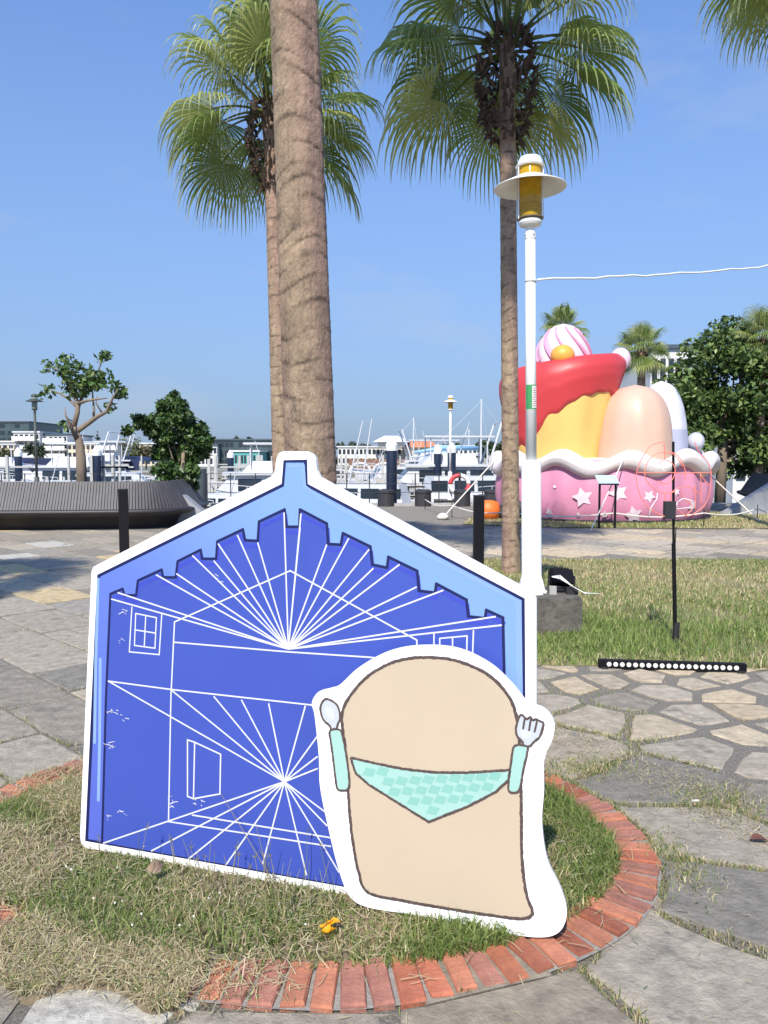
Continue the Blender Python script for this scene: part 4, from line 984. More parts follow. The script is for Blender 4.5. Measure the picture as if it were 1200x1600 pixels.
for k in range(9):
    mb = MB(); pts = []
    for j in range(13):
        t = j/13*.93; a = (k+.5)*2*math.pi/9-t*1.1+.35; r_ = .66*math.sqrt(1-t**1.7)*1.085; pts.append((sx_+r_*math.cos(a), sy_+r_*math.sin(a), zt-.08+1.0*t))
    mb.tube(pts, [.045*(1-.6*j/13) for j in range(13)], 6); mb.build('swirl_stripe', M['v_line'], sw, smooth=True)
oc = at(879, 556, CY-1.25)-Vector((CX, CY, 0))
def f_ball(c, rx, rz, e=1.0):
    def f(u, v):
        a = 2*math.pi*u; b_ = math.pi*(v-.5); cr = max(0, math.cos(b_))**e; return (c[0]+rx*cr*math.cos(a), c[1]+rx*cr*math.sin(a), c[2]+rz*math.sin(b_))
    return f
grid(f_ball(oc, .29, .27), 24, 12, 'orange_fruit', M['v_orange'], inf)
# two plain smooth domes beside the pudding
def dome(name, px, halfw, ytop, ybot, Y, m, lean=0., band=None):
    c = at(px, ybot, Y)-Vector((CX, CY, 0)); zt_ = at(px, ytop, Y).z; zb = 1.3; H = zt_-zb
    def f(u, v):
        a = 2*math.pi*u; t = v; r_ = halfw*(1.0-.10*t)*(1-max(0, t)**4.6)**.5; r_ *= 1+.012*math.sin(a*10)*math.sin(math.pi*t)
        return (c.x+r_*math.cos(a)+lean*t*t, c.y+r_*math.sin(a), zb+H*t)
    return grid(f, 48, 22, name, m, inf), f
d1, f1 = dome('beige_dome', 990, .92, 601, 720, CY-1.05, M['v_beige'])
d2, f2 = dome('pale_dome', 1036, .60, 595, 720, CY-.35, M['v_pale'], -.1)
def f_band(u, v):
    x, y, z = f2(u, .0+.42*v); c_ = f2(0, .0)[0]-.6*.98; return (x+(x-c_)*.012, y-.004, z)
grid(f_band, 48, 8, 'grey_lower_band', vinyl('grey_blue_vinyl', (.42, .44, .56)), d2)
grid(f_ball(at(1087, 690, CY-.2)-Vector((CX, CY, 0)), .22, .24), 20, 10, 'pale_knob', M['v_pale'], inf)
for k, a in enumerate(np.linspace(R(-75), R(20), 3)):
    grid(f_ball((PO.x+.1+1.45*math.cos(a+1.1), PO.y+1.45*math.sin(a+1.1), top_z(1.4*math.cos(a+1.1), 1.4*math.sin(a+1.1))+.1), .26, .30), 18, 9, 'cream_dollop', M['v_swirl'], inf)
# guy ropes, rope barrier, blower
M['rope'] = mat('white_rope', (.68, .64, .56), .8)
def rope(name, label, a, b_, sag=.0, r_=.018):
    mb = MB(); a = Vector(a); b_ = Vector(b_); mb.tube([a.lerp(b_, k/14)+Vector((0, 0, -sag*math.sin(k/14*math.pi))) for k in range(15)], r_, 5); o = mb.build(name, M['rope'], None, smooth=True); return tag(o, label, 'rope')
def peg(p): pass
rope('guy_rope', 'white guy rope running down left of the inflatable to a sandbag', at(776, 716, 20.1), G(692, 809, .06))
rope('guy_rope', 'white guy rope running down right of the inflatable beside the broad tree', at(1112, 745, 19.5), G(1186, 814, .03))
rope('guy_rope', 'short white guy rope falling in front of the pink drum', at(977, 700, 17.9)+Vector((0, -.25, 0)), G(923, 829, .03), .0, .014)
mb = MB(); mb.lathe([(0, 0), (.13, .0), (.16, .05), (.10, .12), (.03, .15), (0, .15)], 12); o = mb.build('sandbag', M['rope'], None, smooth=True); o.location = G(692, 811); tag(o, 'small white sandbag holding the left guy rope', 'sandbag')
rb = thing('rope_barrier', 'low white rope barrier on thin pins round the front of the inflatable', 'rope barrier', G(940, 820))
pn = [(664, 797, 22), (706, 808, 19.2), (790, 824, 16.9), (960, 827, 16.6), (1099, 829, 16.6), (1183, 817, 18), (1245, 825, 17)]
pv_ = []
for px, py, Y in pn:
    p = at(px, py, Y); p.z = 0; pv_.append(p); mb = MB(); l = p-rb.location; mb.tube([l, l+Vector((0, 0, .40))], .010, 5); mb.build('pin', M['black'], rb)
mb = MB(); path = []
for a, b_ in zip(pv_[:-1], pv_[1:]):
    for k in range(8): t = k/8; path.append(a.lerp(b_, t)+Vector((0, 0, .30-.09*math.sin(t*math.pi)))-rb.location)
mb.tube(path, .016, 5); mb.build('rope', M['rope'], rb, smooth=True)
bl_ = thing('air_blower', 'orange air blower with black hose feeding the inflatable behind the palm trunk', 'blower', G(763, 811))
mb = MB(); mb.lathe([(.10, 0), (.24, .02), (.3, .2), (.24, .42), (.1, .46), (0, .46)], 16); mb.build('casing', mat('orange_plastic', (.75, .16, .02), .5), bl_, smooth=True)
mb = MB(); mb.tube([(.2, 0, .15), (.6, .1, .22), (1.1, .2, .3), (1.5, .3, .3)], [.14, .22, .3, .34], 10); mb.build('hose', M['v_dark'], bl_, smooth=True)
# information table in front of it
ip = Vector((at(947, 820, 16.45).x, 16.45, 0)); it = thing('sign_stand', 'low black-legged stand with pale blue sloping panel before the pink drum', 'sign', ip)
for s in (-1, 1):
    for y in (-.06,): mb = MB(); mb.box((s*.17, y, .48), (.04, .04, .96)); mb.build('leg', M['black'], it)
mb = MB(); Mx = Matrix.Rotation(R(28), 3, 'X'); mb.box((0, 0, 1.03), (.44, .34, .02), M=Mx); mb.build('board', mat('pale_blue_panel', (.45, .7, .76), .4, .15, 9), it)
mb = MB(); mb.box((0, -.03, 1.0), (.42, .3, .02), M=Mx); mb.build('tray', M['black'], it)

# ------------------------------------------------------------------ neon figure on a thin pole
NP = Vector((2.36, 6.13, 0)); ne = thing('neon_figure', 'coral wire neon figure of rings and curves on a slim black pole in the lawn', 'light figure', NP)
zt_ = at(1052, 690, 6.13).z; lx = at(1052, 690, 6.13).x-NP.x
mb = MB(); mb.tube([(0, 0, 0), (lx*.6, 0, zt_*.5)], .017, 8); mb.tube([(lx*.6, 0, zt_*.5), (lx, 0, zt_)], .011, 8); mb.build('pole', M['black'], ne)
mb = MB(); mb.tube([(0, 0, 0), (0.005, 0, .17)], .028, 8); mb.build('pole_foot', M['blackrub'], ne); mb = MB(); mb.tube([(-.02, .0, .1), (-.028, 0, .6), (-.02, 0, .95)], .004, 5); mb.build('cable', M['black'], ne)
bp_ = at(1046, 797, 6.10)-NP; mb = MB(); mb.box(bp_, (.085, .05, .14)); mb.build('control_box', M['blackrub'], ne)
M['neon'] = mat('coral_tube', (.85, .23, .17), .4); M['neon_w'] = mat('white_tube', (.8, .74, .74), .4)
def npl(pts, Y=6.09): return [at(980+x/8, 670+y/8, Y)-NP for x, y in pts]
tubes = [[(450, 160), (300, 210), (200, 340), (130, 500), (115, 650), (170, 850), (280, 1000), (460, 1090), (600, 1110)], [(700, 480), (580, 320), (400, 300), (270, 390), (220, 540), (250, 660), (380, 780), (480, 800), (600, 790)],
 [(470, 290), (600, 310), (690, 420), (725, 530), (720, 620)], [(400, 430), (470, 390), (560, 430), (600, 520), (560, 640), (470, 690), (390, 650)], [(130, 550), (450, 545), (600, 550), (850, 550), (1060, 545)], [(1050, 550), (1035, 750), (990, 920), (880, 1030), (750, 1090), (620, 1000)],
 [(845, 700), (855, 860), (850, 1000)], [(915, 560), (925, 700), (925, 950)], [(560, 790), (640, 740), (760, 720), (860, 780), (900, 830)], [(680, 760), (700, 860), (820, 970), (740, 1080)], [(460, 170), (470, 280), (470, 380)], [(470, 800), (478, 950), (485, 1090)], [(545, 800), (555, 950), (560, 1095)], [(840, 160), (880, 260), (930, 330), (1010, 420), (1050, 550)], [(450, 1095), (520, 1105), (600, 1108)], [(900, 540), (1000, 690), (1040, 700)]]
for tb in tubes: mb = MB(); mb.tube([Vector((p[0], 0, p[1])) for p in smooth_open([(q.x, q.z) for q in npl(tb)], 5)], .0036, 6); o = mb.build('tube', M['neon'], ne, smooth=True); o.location.y = npl(tb)[0].y
for tb in ([(380, 800), (370, 880), (300, 980), (270, 1100)], [(620, 920), (700, 870), (820, 900), (820, 980), (620, 1000), (620, 920)], [(320, 540), (370, 440), (450, 520), (480, 530)]):
    mb = MB(); mb.tube([Vector((q.x, 0, q.z)) for q in npl(tb)], .004, 6); o = mb.build('tube', M['neon_w'], ne, smooth=True); o.location.y = npl(tb)[0].y

# ------------------------------------------------------------------ planters with slatted cladding
M['slat'] = mat('dark_slat', (.066, .062, .066), .55, .3, 5, .2, 30, stretch=(1, 1, .1)); M['slat_side'] = mat('dark_fascia', (.03, .027, .03), .5, .2, 6); M['steel_fin'] = mat('grey_concrete_fin', (.3, .31, .33), .7, .12, 3, .1, 30)
def planter(name, label, path, ht, hl, parent_loc, fin):
    t = thing(name, label, 'planter', parent_loc); P = smooth_open([(p[0]-parent_loc[0], p[1]-parent_loc[1]) for p in path], 14); n = len(P)
    def nrm(i):
        d = Vector(P[min(i+1, n-1)])-Vector(P[max(i-1, 0)]); d.normalize(); return Vector((d.y, -d.x))     # outward: to the right of the direction of travel
    prof = [(-.10, 0), (.02, hl*.62), (.30, hl*.85), (.33, hl), (.22, hl+.03)]
    V = []; F = []; k = len(prof)
    for i in range(n):
        q = nrm(i)
        for o, z in prof: V.append((P[i][0]+q.x*o, P[i][1]+q.y*o, z))
    F = [(i*k+j, (i+1)*k+j, (i+1)*k+j+1, i*k+j+1) for i in range(n-1) for j in range(k-1)]
    np_obj('bench_fascia', V, None, None, M['slat_side'], t, np.array(F))
    mb = MB(); acc = 0; s_ = 0
    cumL = [0]
    for i in range(n-1): cumL.append(cumL[-1]+(Vector(P[i+1])-Vector(P[i])).length)
    m_ = int(cumL[-1]/.06)
    for s in range(m_):
        L_ = (s+.5)*.06; i = max(j for j in range(n) if cumL[j] <= L_); i = min(i, n-2); tt = (L_-cumL[i])/max(1e-6, cumL[i+1]-cumL[i]); p = Vector(P[i]).lerp(Vector(P[i+1]), tt); q = nrm(i).lerp(nrm(i+1), tt); d = Vector((-q.y, q.x)); jit = random.uniform(-.006, .006); w2 = .0245; tp_ = ht+random.uniform(-.004, .004)
        o0, o1_ = .21+jit, -.12+jit; vs = []
        for o, z in ((o0, hl+.02), (o1_, tp_), (o1_-.04, tp_), (o0-.04, hl+.02)):
            for sgn in (-1, 1): c = p+q*o+d*sgn*w2; vs.append((c.x, c.y, z))
        mb.add(vs, [(0, 1, 3, 2), (2, 3, 5, 4), (4, 5, 7, 6), (6, 7, 1, 0), (0, 2, 4, 6), (1, 7, 5, 3)])
    o = mb.build('slat_cladding', M['slat'], t); o['kind'] = 'stuff'
    mb = MB(); V = []
    for i in range(n): q = nrm(i); V += [(P[i][0]+q.x*.16, P[i][1]+q.y*.16, hl), (P[i][0]-q.x*.17, P[i][1]-q.y*.17, ht-.02), (P[i][0]-q.x*.6, P[i][1]-q.y*.6, ht-.12)]
    np_obj('inner_wall', V, None, None, M['slat_side'], t, np.array([(i*3+j, (i+1)*3+j, (i+1)*3+j+1, i*3+j+1) for i in range(n-1) for j in range(2)]))
    mb = MB()
    for f in fin:
        a, b_, c, th = f; q = Vector(th); vs = [Vector(a), Vector(b_), Vector(c)]; lo_ = Vector(parent_loc)
        vs = [v-lo_ for v in vs]; mb.add(vs+[v+q for v in vs], [(0, 1, 2), (5, 4, 3), (0, 3, 4, 1), (1, 4, 5, 2), (2, 5, 3, 0)])
    mb.build('end_fin', M['steel_fin'], t); return t
e1 = G(262, 830); 
pa = [(-15, 14.6), (-11, 15.35), (-8.2, 15.75), (-6.2, 15.95), (e1.x-.35, 16.35), (e1.x-.1, 17.3), (e1.x-.2, 18.8)]
planter('planter', 'long dark curved planter with slatted wall and low bench ledge at the left', pa, 1.0, .40, (-8, 16.2, 0), [((*G(243, 770, 0).xy, 0) if False else Vector((e1.x-.4, 17.0, .98)), Vector((e1.x-.4, 17.0, -.03)), Vector((e1.x+.78, 17.0, -.03)), (0, .35, 0))])
e2 = G(1150, 803)
pa = [(e2.x+1.5, 23.0), (e2.x+1.35, 21.6), (e2.x+1.6, 20.7), (e2.x+2.4, 20.3), (e2.x+4, 19.9), (e2.x+8, 20.2)]
planter('planter', 'dark planter with pale grey end fin half out of frame at the right', pa, 1.05, .5, (e2.x+3, 21, 0), [(Vector((e2.x+1.35, 20.2, 1.12)), Vector((e2.x-.45, 20.2, -.03)), Vector((e2.x+1.35, 20.2, -.03)), (0, .4, 0)), (Vector((e2.x+1.35, 20.22, 1.12)), Vector((e2.x+1.35, 20.22, .45)), Vector((e2.x+3.4, 20.22, 1.12)), (0, .3, 0))])

# ------------------------------------------------------------------ the marina behind
random.seed(23)
M['gel'] = mat('white_gelcoat', (.58, .59, .61), .25, .05, 3); M['gel2'] = mat('off_white_gelcoat', (.46, .45, .42), .3, .06, 3); M['tint'] = mat('tinted_window', (.02, .03, .04), .1); M['canvas'] = mat('light_blue_canvas', (.25, .47, .68), .7, .1, 3)
M['navy_paint'] = mat('navy_pile', (.012, .022, .05), .45, .2, 3); M['alu'] = mat('aluminium', (.6, .61, .63), .4, .05, 4); M['fender'] = mat('black_rubber', (.03, .03, .035), .7, .2, 4); M['trim_blue'] = mat('blue_trim', (.03, .08, .25), .4)
WZ = -1.3
def pile(px, ytop, Y, wd, cap, label):
    p = at(px, ytop, Y); r_ = wd/2; t = thing('mooring_pile', label, 'mooring pile', (p.x, p.y, WZ), 0, 'mooring piles along the harbour'); H = p.z-WZ
    mb = MB(); mb.lathe([(r_, -1), (r_, H-(2.3*r_ if cap else 0)), (r_*.99, H-(2.3*r_ if cap else 0)+.01)], 18); mb.build('shaft', M['navy_paint'] if cap else mat('grey_pile', (.06, .075, .09), .6, .2, 4), t, smooth=True)
    if cap: mb = MB(); mb.lathe([(r_*1.1, H-2.5*r_), (r_*1.12, H-1.35*r_), (r_*.3, H-.1*r_), (0, H)], 18); mb.build('cap', M['white'], t)
for a in ((612, 683, 25.6, .36, 1, 'thick navy mooring pile with white cone cap right of the big palm trunk'), (684, 694, 33, .33, 1, 'navy mooring pile with white cap left of the small white lamp'), (706, 691, 31, .34, 1, 'navy white-capped mooring pile directly behind the small white lamp'),
          (151, 696, 31, .33, 1, 'navy white-capped mooring pile beside the young tree'), (28, 699, 33, .31, 1, 'navy white-capped mooring pile at the far left edge'), (360, 703, 38, .31, 1, 'navy white-capped mooring pile right of the bushy tree'), (313, 733, 22.9, .36, 0, 'grey capless mooring pile against the bushy tree')):
    pile(*a)
for px, lab in ((603, 'squat dark bollard at the foot of the thick navy pile'), (661, 'squat dark bollard between the thick navy pile and the small lamp'), (722, 'squat dark bollard just right of the small lamp'), (769, 'squat dark bollard left of the slim palm trunk')):
    p = at(px, 800, 23.9); mb = MB(); mb.lathe([(.26, -.05), (.25, .36), (.27, .38), (.27, .44), (.2, .48), (0, .48)], 14); o = mb.build('bollard', M['fender']); o.location = (p.x, 23.9, .03)
    tag(o, lab or ('squat dark bollard hidden behind the blue board'), 'bollard', 'bollards on the quay edge')
lrp = at(718, 757, 25.0); lr = thing('life_ring', 'red and white life ring hanging right of the small white lamp', 'life ring', lrp); M['lr_red'] = mat('ring_red', (.6, .06, .07), .5)
mb = MB()
for k in range(4):
    seg_ = MB(); a0 = k*math.pi/2; pts = [(.3*math.cos(a0+j/8*math.pi/2), 0, .3*math.sin(a0+j/8*math.pi/2)) for j in range(9)]; seg_.tube(pts, .075, 8)
    seg_.build('ring_segment', M['lr_red'] if k % 2 else M['white'], lr, smooth=True)
mb = MB(); mb.tube([(0, .09, -lrp.z), (0, .09, .35)], .03, 6); mb.build('post', M['fender'], lr)

def boat(name, label, x, Y, L, rz, kind, scale=1., canvas=None, hullm=None, group='boats moored in the marina'):
    t = thing(name, label, 'boat', (x, Y, WZ), rz, group); s = scale; B = L*.30; fb = L*.13
    V = []; NS_ = 13
    for i in range(NS_):
        u = i/(NS_-1); w_ = B/2*(1 if u < .5 else max(.02, 1-((u-.5)/.5)**2.2)); sh = fb*(1+.55*u*u); xx = (u-.5)*L
        for yy, zz in ((-w_*1.02, sh), (-w_*.95, sh*.55), (-w_*.7, 0), (0, -.25), (w_*.7, 0), (w_*.95, sh*.55), (w_*1.02, sh)): V.append((xx+(.06*L*u*u*(zz/sh) if zz > 0 else 0), yy, zz))
    F = [(i*7+j, (i+1)*7+j, (i+1)*7+j+1, i*7+j+1) for i in range(NS_-1) for j in range(6)]
    mb = MB(); mb.add(V, F+[(0, 1, 2, 3, 4, 5, 6)]); mb.build('hull', hullm or M['gel'], t, smooth=False)
    mb = MB(); dv = []
    for i in range(NS_): dv += [(V[i*7][0], V[i*7][1]*.97, V[i*7][2]-.05), (V[i*7+6][0], V[i*7+6][1]*.97, V[i*7+6][2]-.05)]
    mb.add(dv, [(2*i, 2*i+2, 2*i+3, 2*i+1) for i in range(NS_-1)]); mb.build('deck', M['gel2'], t)
    mb = MB()
    for sy in (-1, 1):
        st_ = [(V[i*7+(0 if sy < 0 else 6)]) for i in range(NS_)]; mb.tube([(p[0], p[1], p[2]-.12*fb) for p in st_], .035, 4)
    mb.build('rub_strake', M['trim_blue'], t)['kind'] = 'stuff'
    def cabin(x0, x1, z0, h, wd, rake, nm='cabin', win=True):
        q = [(-1, -1), (1, -1), (1, 1), (-1, 1)]; vs = [((x1 if a > 0 else x0)*L, b_*wd/2, z0) for a, b_ in q]+[((x1-rake if a > 0 else x0+rake*.3)*L, b_*wd/2*.88, z0+h) for a, b_ in q]
        mb = MB(); mb.add(vs, [(0, 3, 2, 1), (4, 5, 6, 7)]+[(i, (i+1) % 4, 4+(i+1) % 4, 4+i) for i in range(4)]); c = mb.build(nm, M['gel'], t)
        if win:
            for sy in (-1, 1):
                for k in range(3):
                    a0 = x0+.02+(x1-rake-x0-.03)*k/3; a1 = a0+(x1-rake-x0-.03)/3*.86; zz0, zz1 = z0+h*.42, z0+h*.84; yw = lambda z: sy*(wd/2*(1-.12*(z-z0)/h)+.012)
                    w2 = MB(); w2.add([(a0*L, yw(zz0), zz0), (a1*L, yw(zz0), zz0), (a1*L, yw(zz1), zz1), (a0*L, yw(zz1), zz1)], [(0, 1, 2, 3) if sy < 0 else (3, 2, 1, 0)]); w2.build('window', M['tint'], c)
            w2 = MB(); xf = lambda z: (x1-rake*(z-z0)/h)*L+.015; zz0, zz1 = z0+h*.35, z0+h*.86; w2.add([(xf(zz0), -wd*.42, zz0), (xf(zz0), wd*.42, zz0), (xf(zz1), wd*.38, zz1), (xf(zz1), -wd*.38, zz1)], [(0, 1, 2, 3)]); w2.build('windscreen', M['tint'], c)
        return c
    if kind in ('cruiser', 'fly'):
        h1 = L*.125; cabin(-.28, .22, fb*1.02, h1, B*.72, .12)
        if kind == 'fly':
            mb = MB(); z2 = fb+h1; mb.box((-.08*L, 0, z2+.04), (L*.44, B*.78, .10)); mb.build('flybridge_deck', M['gel'], t); cabin(-.2, .06, z2+.08, L*.05, B*.6, .05, 'flybridge', False)
            mb = MB()
            for sx2 in (-.24, .02):
                for sy in (-1, 1): mb.tube([(sx2*L, sy*B*.3, z2+.1), (sx2*L, sy*B*.3, z2+L*.13)], .03, 5)
            mb.build('stanchion', M['alu'], t)['kind'] = 'stuff'
            mb = MB(); mb.box((-.11*L, 0, z2+L*.135), (L*.32, B*.72, .07)); mb.build('hardtop', canvas or M['gel'], t)
            mb = MB(); mb.tube([(-.25*L, -B*.3, z2+.1), (-.31*L, -B*.25, z2+L*.2), (-.31*L, B*.25, z2+L*.2), (-.25*L, B*.3, z2+.1)], .05, 6); mb.build('radar_arch', M['gel'], t)
        mb = MB(); mb.tube([(-.1*L, B*.2, fb+h1), (-.16*L, B*.22, fb+h1+L*.2)], [.025, .012], 5); mb.build('antenna', M['alu'], t)
    elif kind == 'sail':
        cabin(-.15, .2, fb*1.0, L*.06, B*.6, .1); mb = MB(); mb.tube([(.05*L, 0, fb), (.05*L, 0, fb+L*.47)], [.07, .05], 8); mb.build('mast', M['gel'], t)
        mb = MB(); mb.tube([(.05*L, 0, fb+L*.16), (-.42*L, 0, fb+L*.14)], .05, 6); mb.build('boom', M['alu'], t); mb = MB(); mb.tube([(.03*L, 0, fb+L*.19), (-.2*L, 0, fb+L*.19), (-.4*L, 0, fb+L*.165)], [.13, .16, .07], 8); mb.build('furled_sail', canvas or M['canvas'], t, smooth=True)
        mb = MB()
        for e in ((.5*L, 0), (-.5*L, 0), (.03*L, B*.45), (.03*L, -B*.45)): mb.tube([(.05*L, 0, fb+L*.46), (e[0], e[1], fb)], .010, 3)
        mb.build('rigging', M['alu'], t)['kind'] = 'stuff'
    elif kind == 'covered':
        mb = MB(); V2 = []
        for i in range(9):
            u = i/8
            for j in range(7): a = math.pi*j/6; V2.append(((u-.5)*L*.8, -B*.5*math.cos(a), fb+L*.13*math.sin(a)*math.sin(math.pi*(.12+.8*u))**.7))
        mb.add(V2, [(i*7+j, (i+1)*7+j, (i+1)*7+j+1, i*7+j+1) for i in range(8) for j in range(6)]); mb.build('canvas_cover', canvas or M['canvas'], t, smooth=True)
    mb = MB(); n_ = 9; top_ = []
    for i in range(n_):
        u = .45+.55*i/(n_-1); w_ = B/2*max(.02, 1-(max(0, u-.5)/.5)**2.2)*.93; sh = fb*(1+.55*u*u); xx = (u-.5)*L+.06*L*u*u; top_.append((xx, w_, sh+.5))
        for sy in (-1, 1): mb.tube([(xx, sy*w_, sh-.05), (xx, sy*w_, sh+.5)], .014, 4)
    for sy in (-1, 1): mb.tube([(p[0], sy*p[1], p[2]) for p in top_], .016, 4)
    mb.build('bow_rail', M['alu'], t)['kind'] = 'stuff'
    mb = MB()
    for k in range(3): mb.lathe([(0, 0), (.09, .06), (.1, .4), (.05, .5), (0, .52)], 8, ((-.3+.25*k)*L, -B*.53, fb*.25))
    mb.build('fender', M['fender'], t)['kind'] = 'stuff'
    return t
def X(px, Y): return (px-600)/1200*Y
bs = [('covered', 580, 33, 6.5, 20, 'small boat under a sagging light blue canvas cover right of the big trunk', None),
 ('fly', 675, 34, 9.5, 185, 'white flybridge cruiser between the thick navy pile and the small lamp', None), ('cruiser', 560, 29, 7, 165, 'low white motorboat just right of the big palm trunk', None),
 ('cruiser', 745, 31, 8, 10, 'white motorboat behind the life ring', None), ('sail', 740, 46, 10.5, 30, 'white sailing yacht with tall mast right of the small lamp', None),
 ('fly', 400, 29, 8.5, 188, 'white flybridge cruiser above the left slope of the blue board', None), ('cruiser', 345, 26.5, 6, 160, 'small white cabin boat just right of the bushy tree', None),
 ('fly', 100, 40, 9, 175, 'white flybridge boat behind the young tree trunk', None), ('cruiser', 190, 38, 8, 10, 'white motorboat above the planter left of the bushy tree', None), ('fly', 20, 42, 9, 12, 'white boat behind the planter at the far left', None),
 ('sail', 655, 62, 10, 200, 'far sailing yacht between the thick pile and the small lamp', None), ('cruiser', 620, 45, 9, 190, 'white motorboat behind the thick navy pile', None), ('fly', 700, 50, 10, 5, 'far white flybridge boat behind the small lamp', None),
 ('cruiser', 440, 38, 8, 10, 'white motorboat left of the big palm trunk', None), ('covered', 240, 34, 6, 170, 'covered dinghy half hidden by the bushy tree', None), ('sail', 725, 70, 9, 20, 'farthest sailing yacht right of the small lamp', None), ('fly', 140, 55, 10, 190, 'far white boat between young tree and the pile beside it', None), ('cruiser', 60, 33, 7, 185, 'white motorboat behind the dark street lamp', None)]
for k, px, Y, L_, rz, lab, cv in bs: boat('sailing_yacht' if k == 'sail' else ('covered_boat' if k == 'covered' else 'motor_boat'), lab, X(px, Y), Y, L_, R(rz), k, canvas=cv, hullm=M['gel'] if random.random() < .7 else M['gel2'])
for (x0, y0, x1, y1, Y, lab) in ((545, 715, 567, 657, 31, 'left of two slanting white outriggers right of the big trunk'), (566, 712, 581, 654, 31.5, 'right of two slanting white outriggers right of the big trunk')):
    mb = MB(); mb.tube([at(x0, y0+40, Y), at(x1, y1, Y)], [.045, .02], 6); tag(mb.build('outrigger_pole', M['gel']), lab, 'pole')
# floating docks with their many small posts
mb = MB()
for Y in (31.5, 36.5, 43.5, 53, 66): mb.box((0, Y, WZ+.35), (80, 1.3, .3))
tag(mb.build('floating_dock', M['concrete']), kind='structure')
mb = MB()
for k in range(260):
    Y = random.choice((31, 32, 36, 43, 53, 66)); x = random.uniform(-.52, .17)*Y; h = random.choice((.9, 1.1, 1.4, 1.4, 2.4)); 
    mb.box((x, Y+random.uniform(-.5, .5), WZ+.5+h/2), (.10, .10, h))
    if random.random() < .4: mb.box((x+.8, Y, WZ+.5+h*.8), (1.7, .06, .06))
for k in range(90):
    Y = random.uniform(30, 60); x = random.uniform(-.52, .16)*Y; mb.box((x, Y, WZ+.8), (random.uniform(.3, 1.2), random.uniform(.3, .8), random.uniform(.4, 1.2)))
tag(mb.build('dock_clutter', M['gel2']), kind='stuff')
mb = MB()
for k in range(110):
    Y = random.uniform(30, 62); x = random.uniform(-.52, .17)*Y; mb.box((x, Y, WZ+random.uniform(.6, 1.6)), (random.uniform(.2, 1.5), random.uniform(.3, .8), random.uniform(.15, .7)))
tag(mb.build('dark_dock_clutter', M['fender']), kind='stuff')
# quay railing: thin dark ropes between stanchions
qr = thing('quay_railing', 'thin dark cable railing along the quay edge beyond the paving', 'railing', (0, 24.15, .06))
for k in range(26): mb = MB(); x = -12+k*.72+random.uniform(-.05, .05); mb.tube([(x, 0, 0), (x, 0, .95)], .018, 5); mb.build('post', M['fender'], qr)
for z in (.35, .62, .93): mb = MB(); mb.tube([(-12, 0, z), (6.1, 0, z)], .011, 4); mb.build('rail', M['fender'], qr)

# boat sheds with navy canopies on the water
M['navy_canvas'] = mat('navy_canopy', (.012, .02, .07), .7, .2, 1)
def shed(px0, px1, yt, Y, lab):
    x0, x1 = X(px0, Y), X(px1, Y); zt_ = at(px0, yt, Y).z; t = thing('boat_shed', lab, 'boat shed', ((x0+x1)/2, Y, WZ)); H = zt_-WZ; w_ = x1-x0; mb = MB(); n_ = 10; V = []
    for i in range(n_+1): a = i/n_; V += [(-w_/2+w_*a, -3, H-.35+.35*math.sin(math.pi*a)), (-w_/2+w_*a, 3, H-.35+.35*math.sin(math.pi*a))]
    mb.add(V, [(2*i, 2*i+2, 2*i+3, 2*i+1) for i in range(n_)]); V2 = []
    for i in range(n_+1): a = i/n_; V2 += [(-w_/2+w_*a, -3.02, H-.35+.35*math.sin(math.pi*a)), (-w_/2+w_*a, -3.02, H-1.0)]
    mb.add(V2, [(2*i, 2*i+1, 2*i+3, 2*i+2) for i in range(n_)]); mb.build('canopy', M['navy_canvas'], t)
    for i in range(5): m2 = MB(); m2.box((-w_/2+w_*i/4*.98+.05, -2.9, H/2-.5), (.12, .12, H-1)); m2.build('post', M['alu'], t)
shed(168, 238, 713, 58, 'navy boat shelter left of the bushy tree'); shed(-20, 55, 716, 62, 'navy boat shelter at the far left edge'); shed(62, 118, 716, 64, 'navy boat shelter behind the young tree')

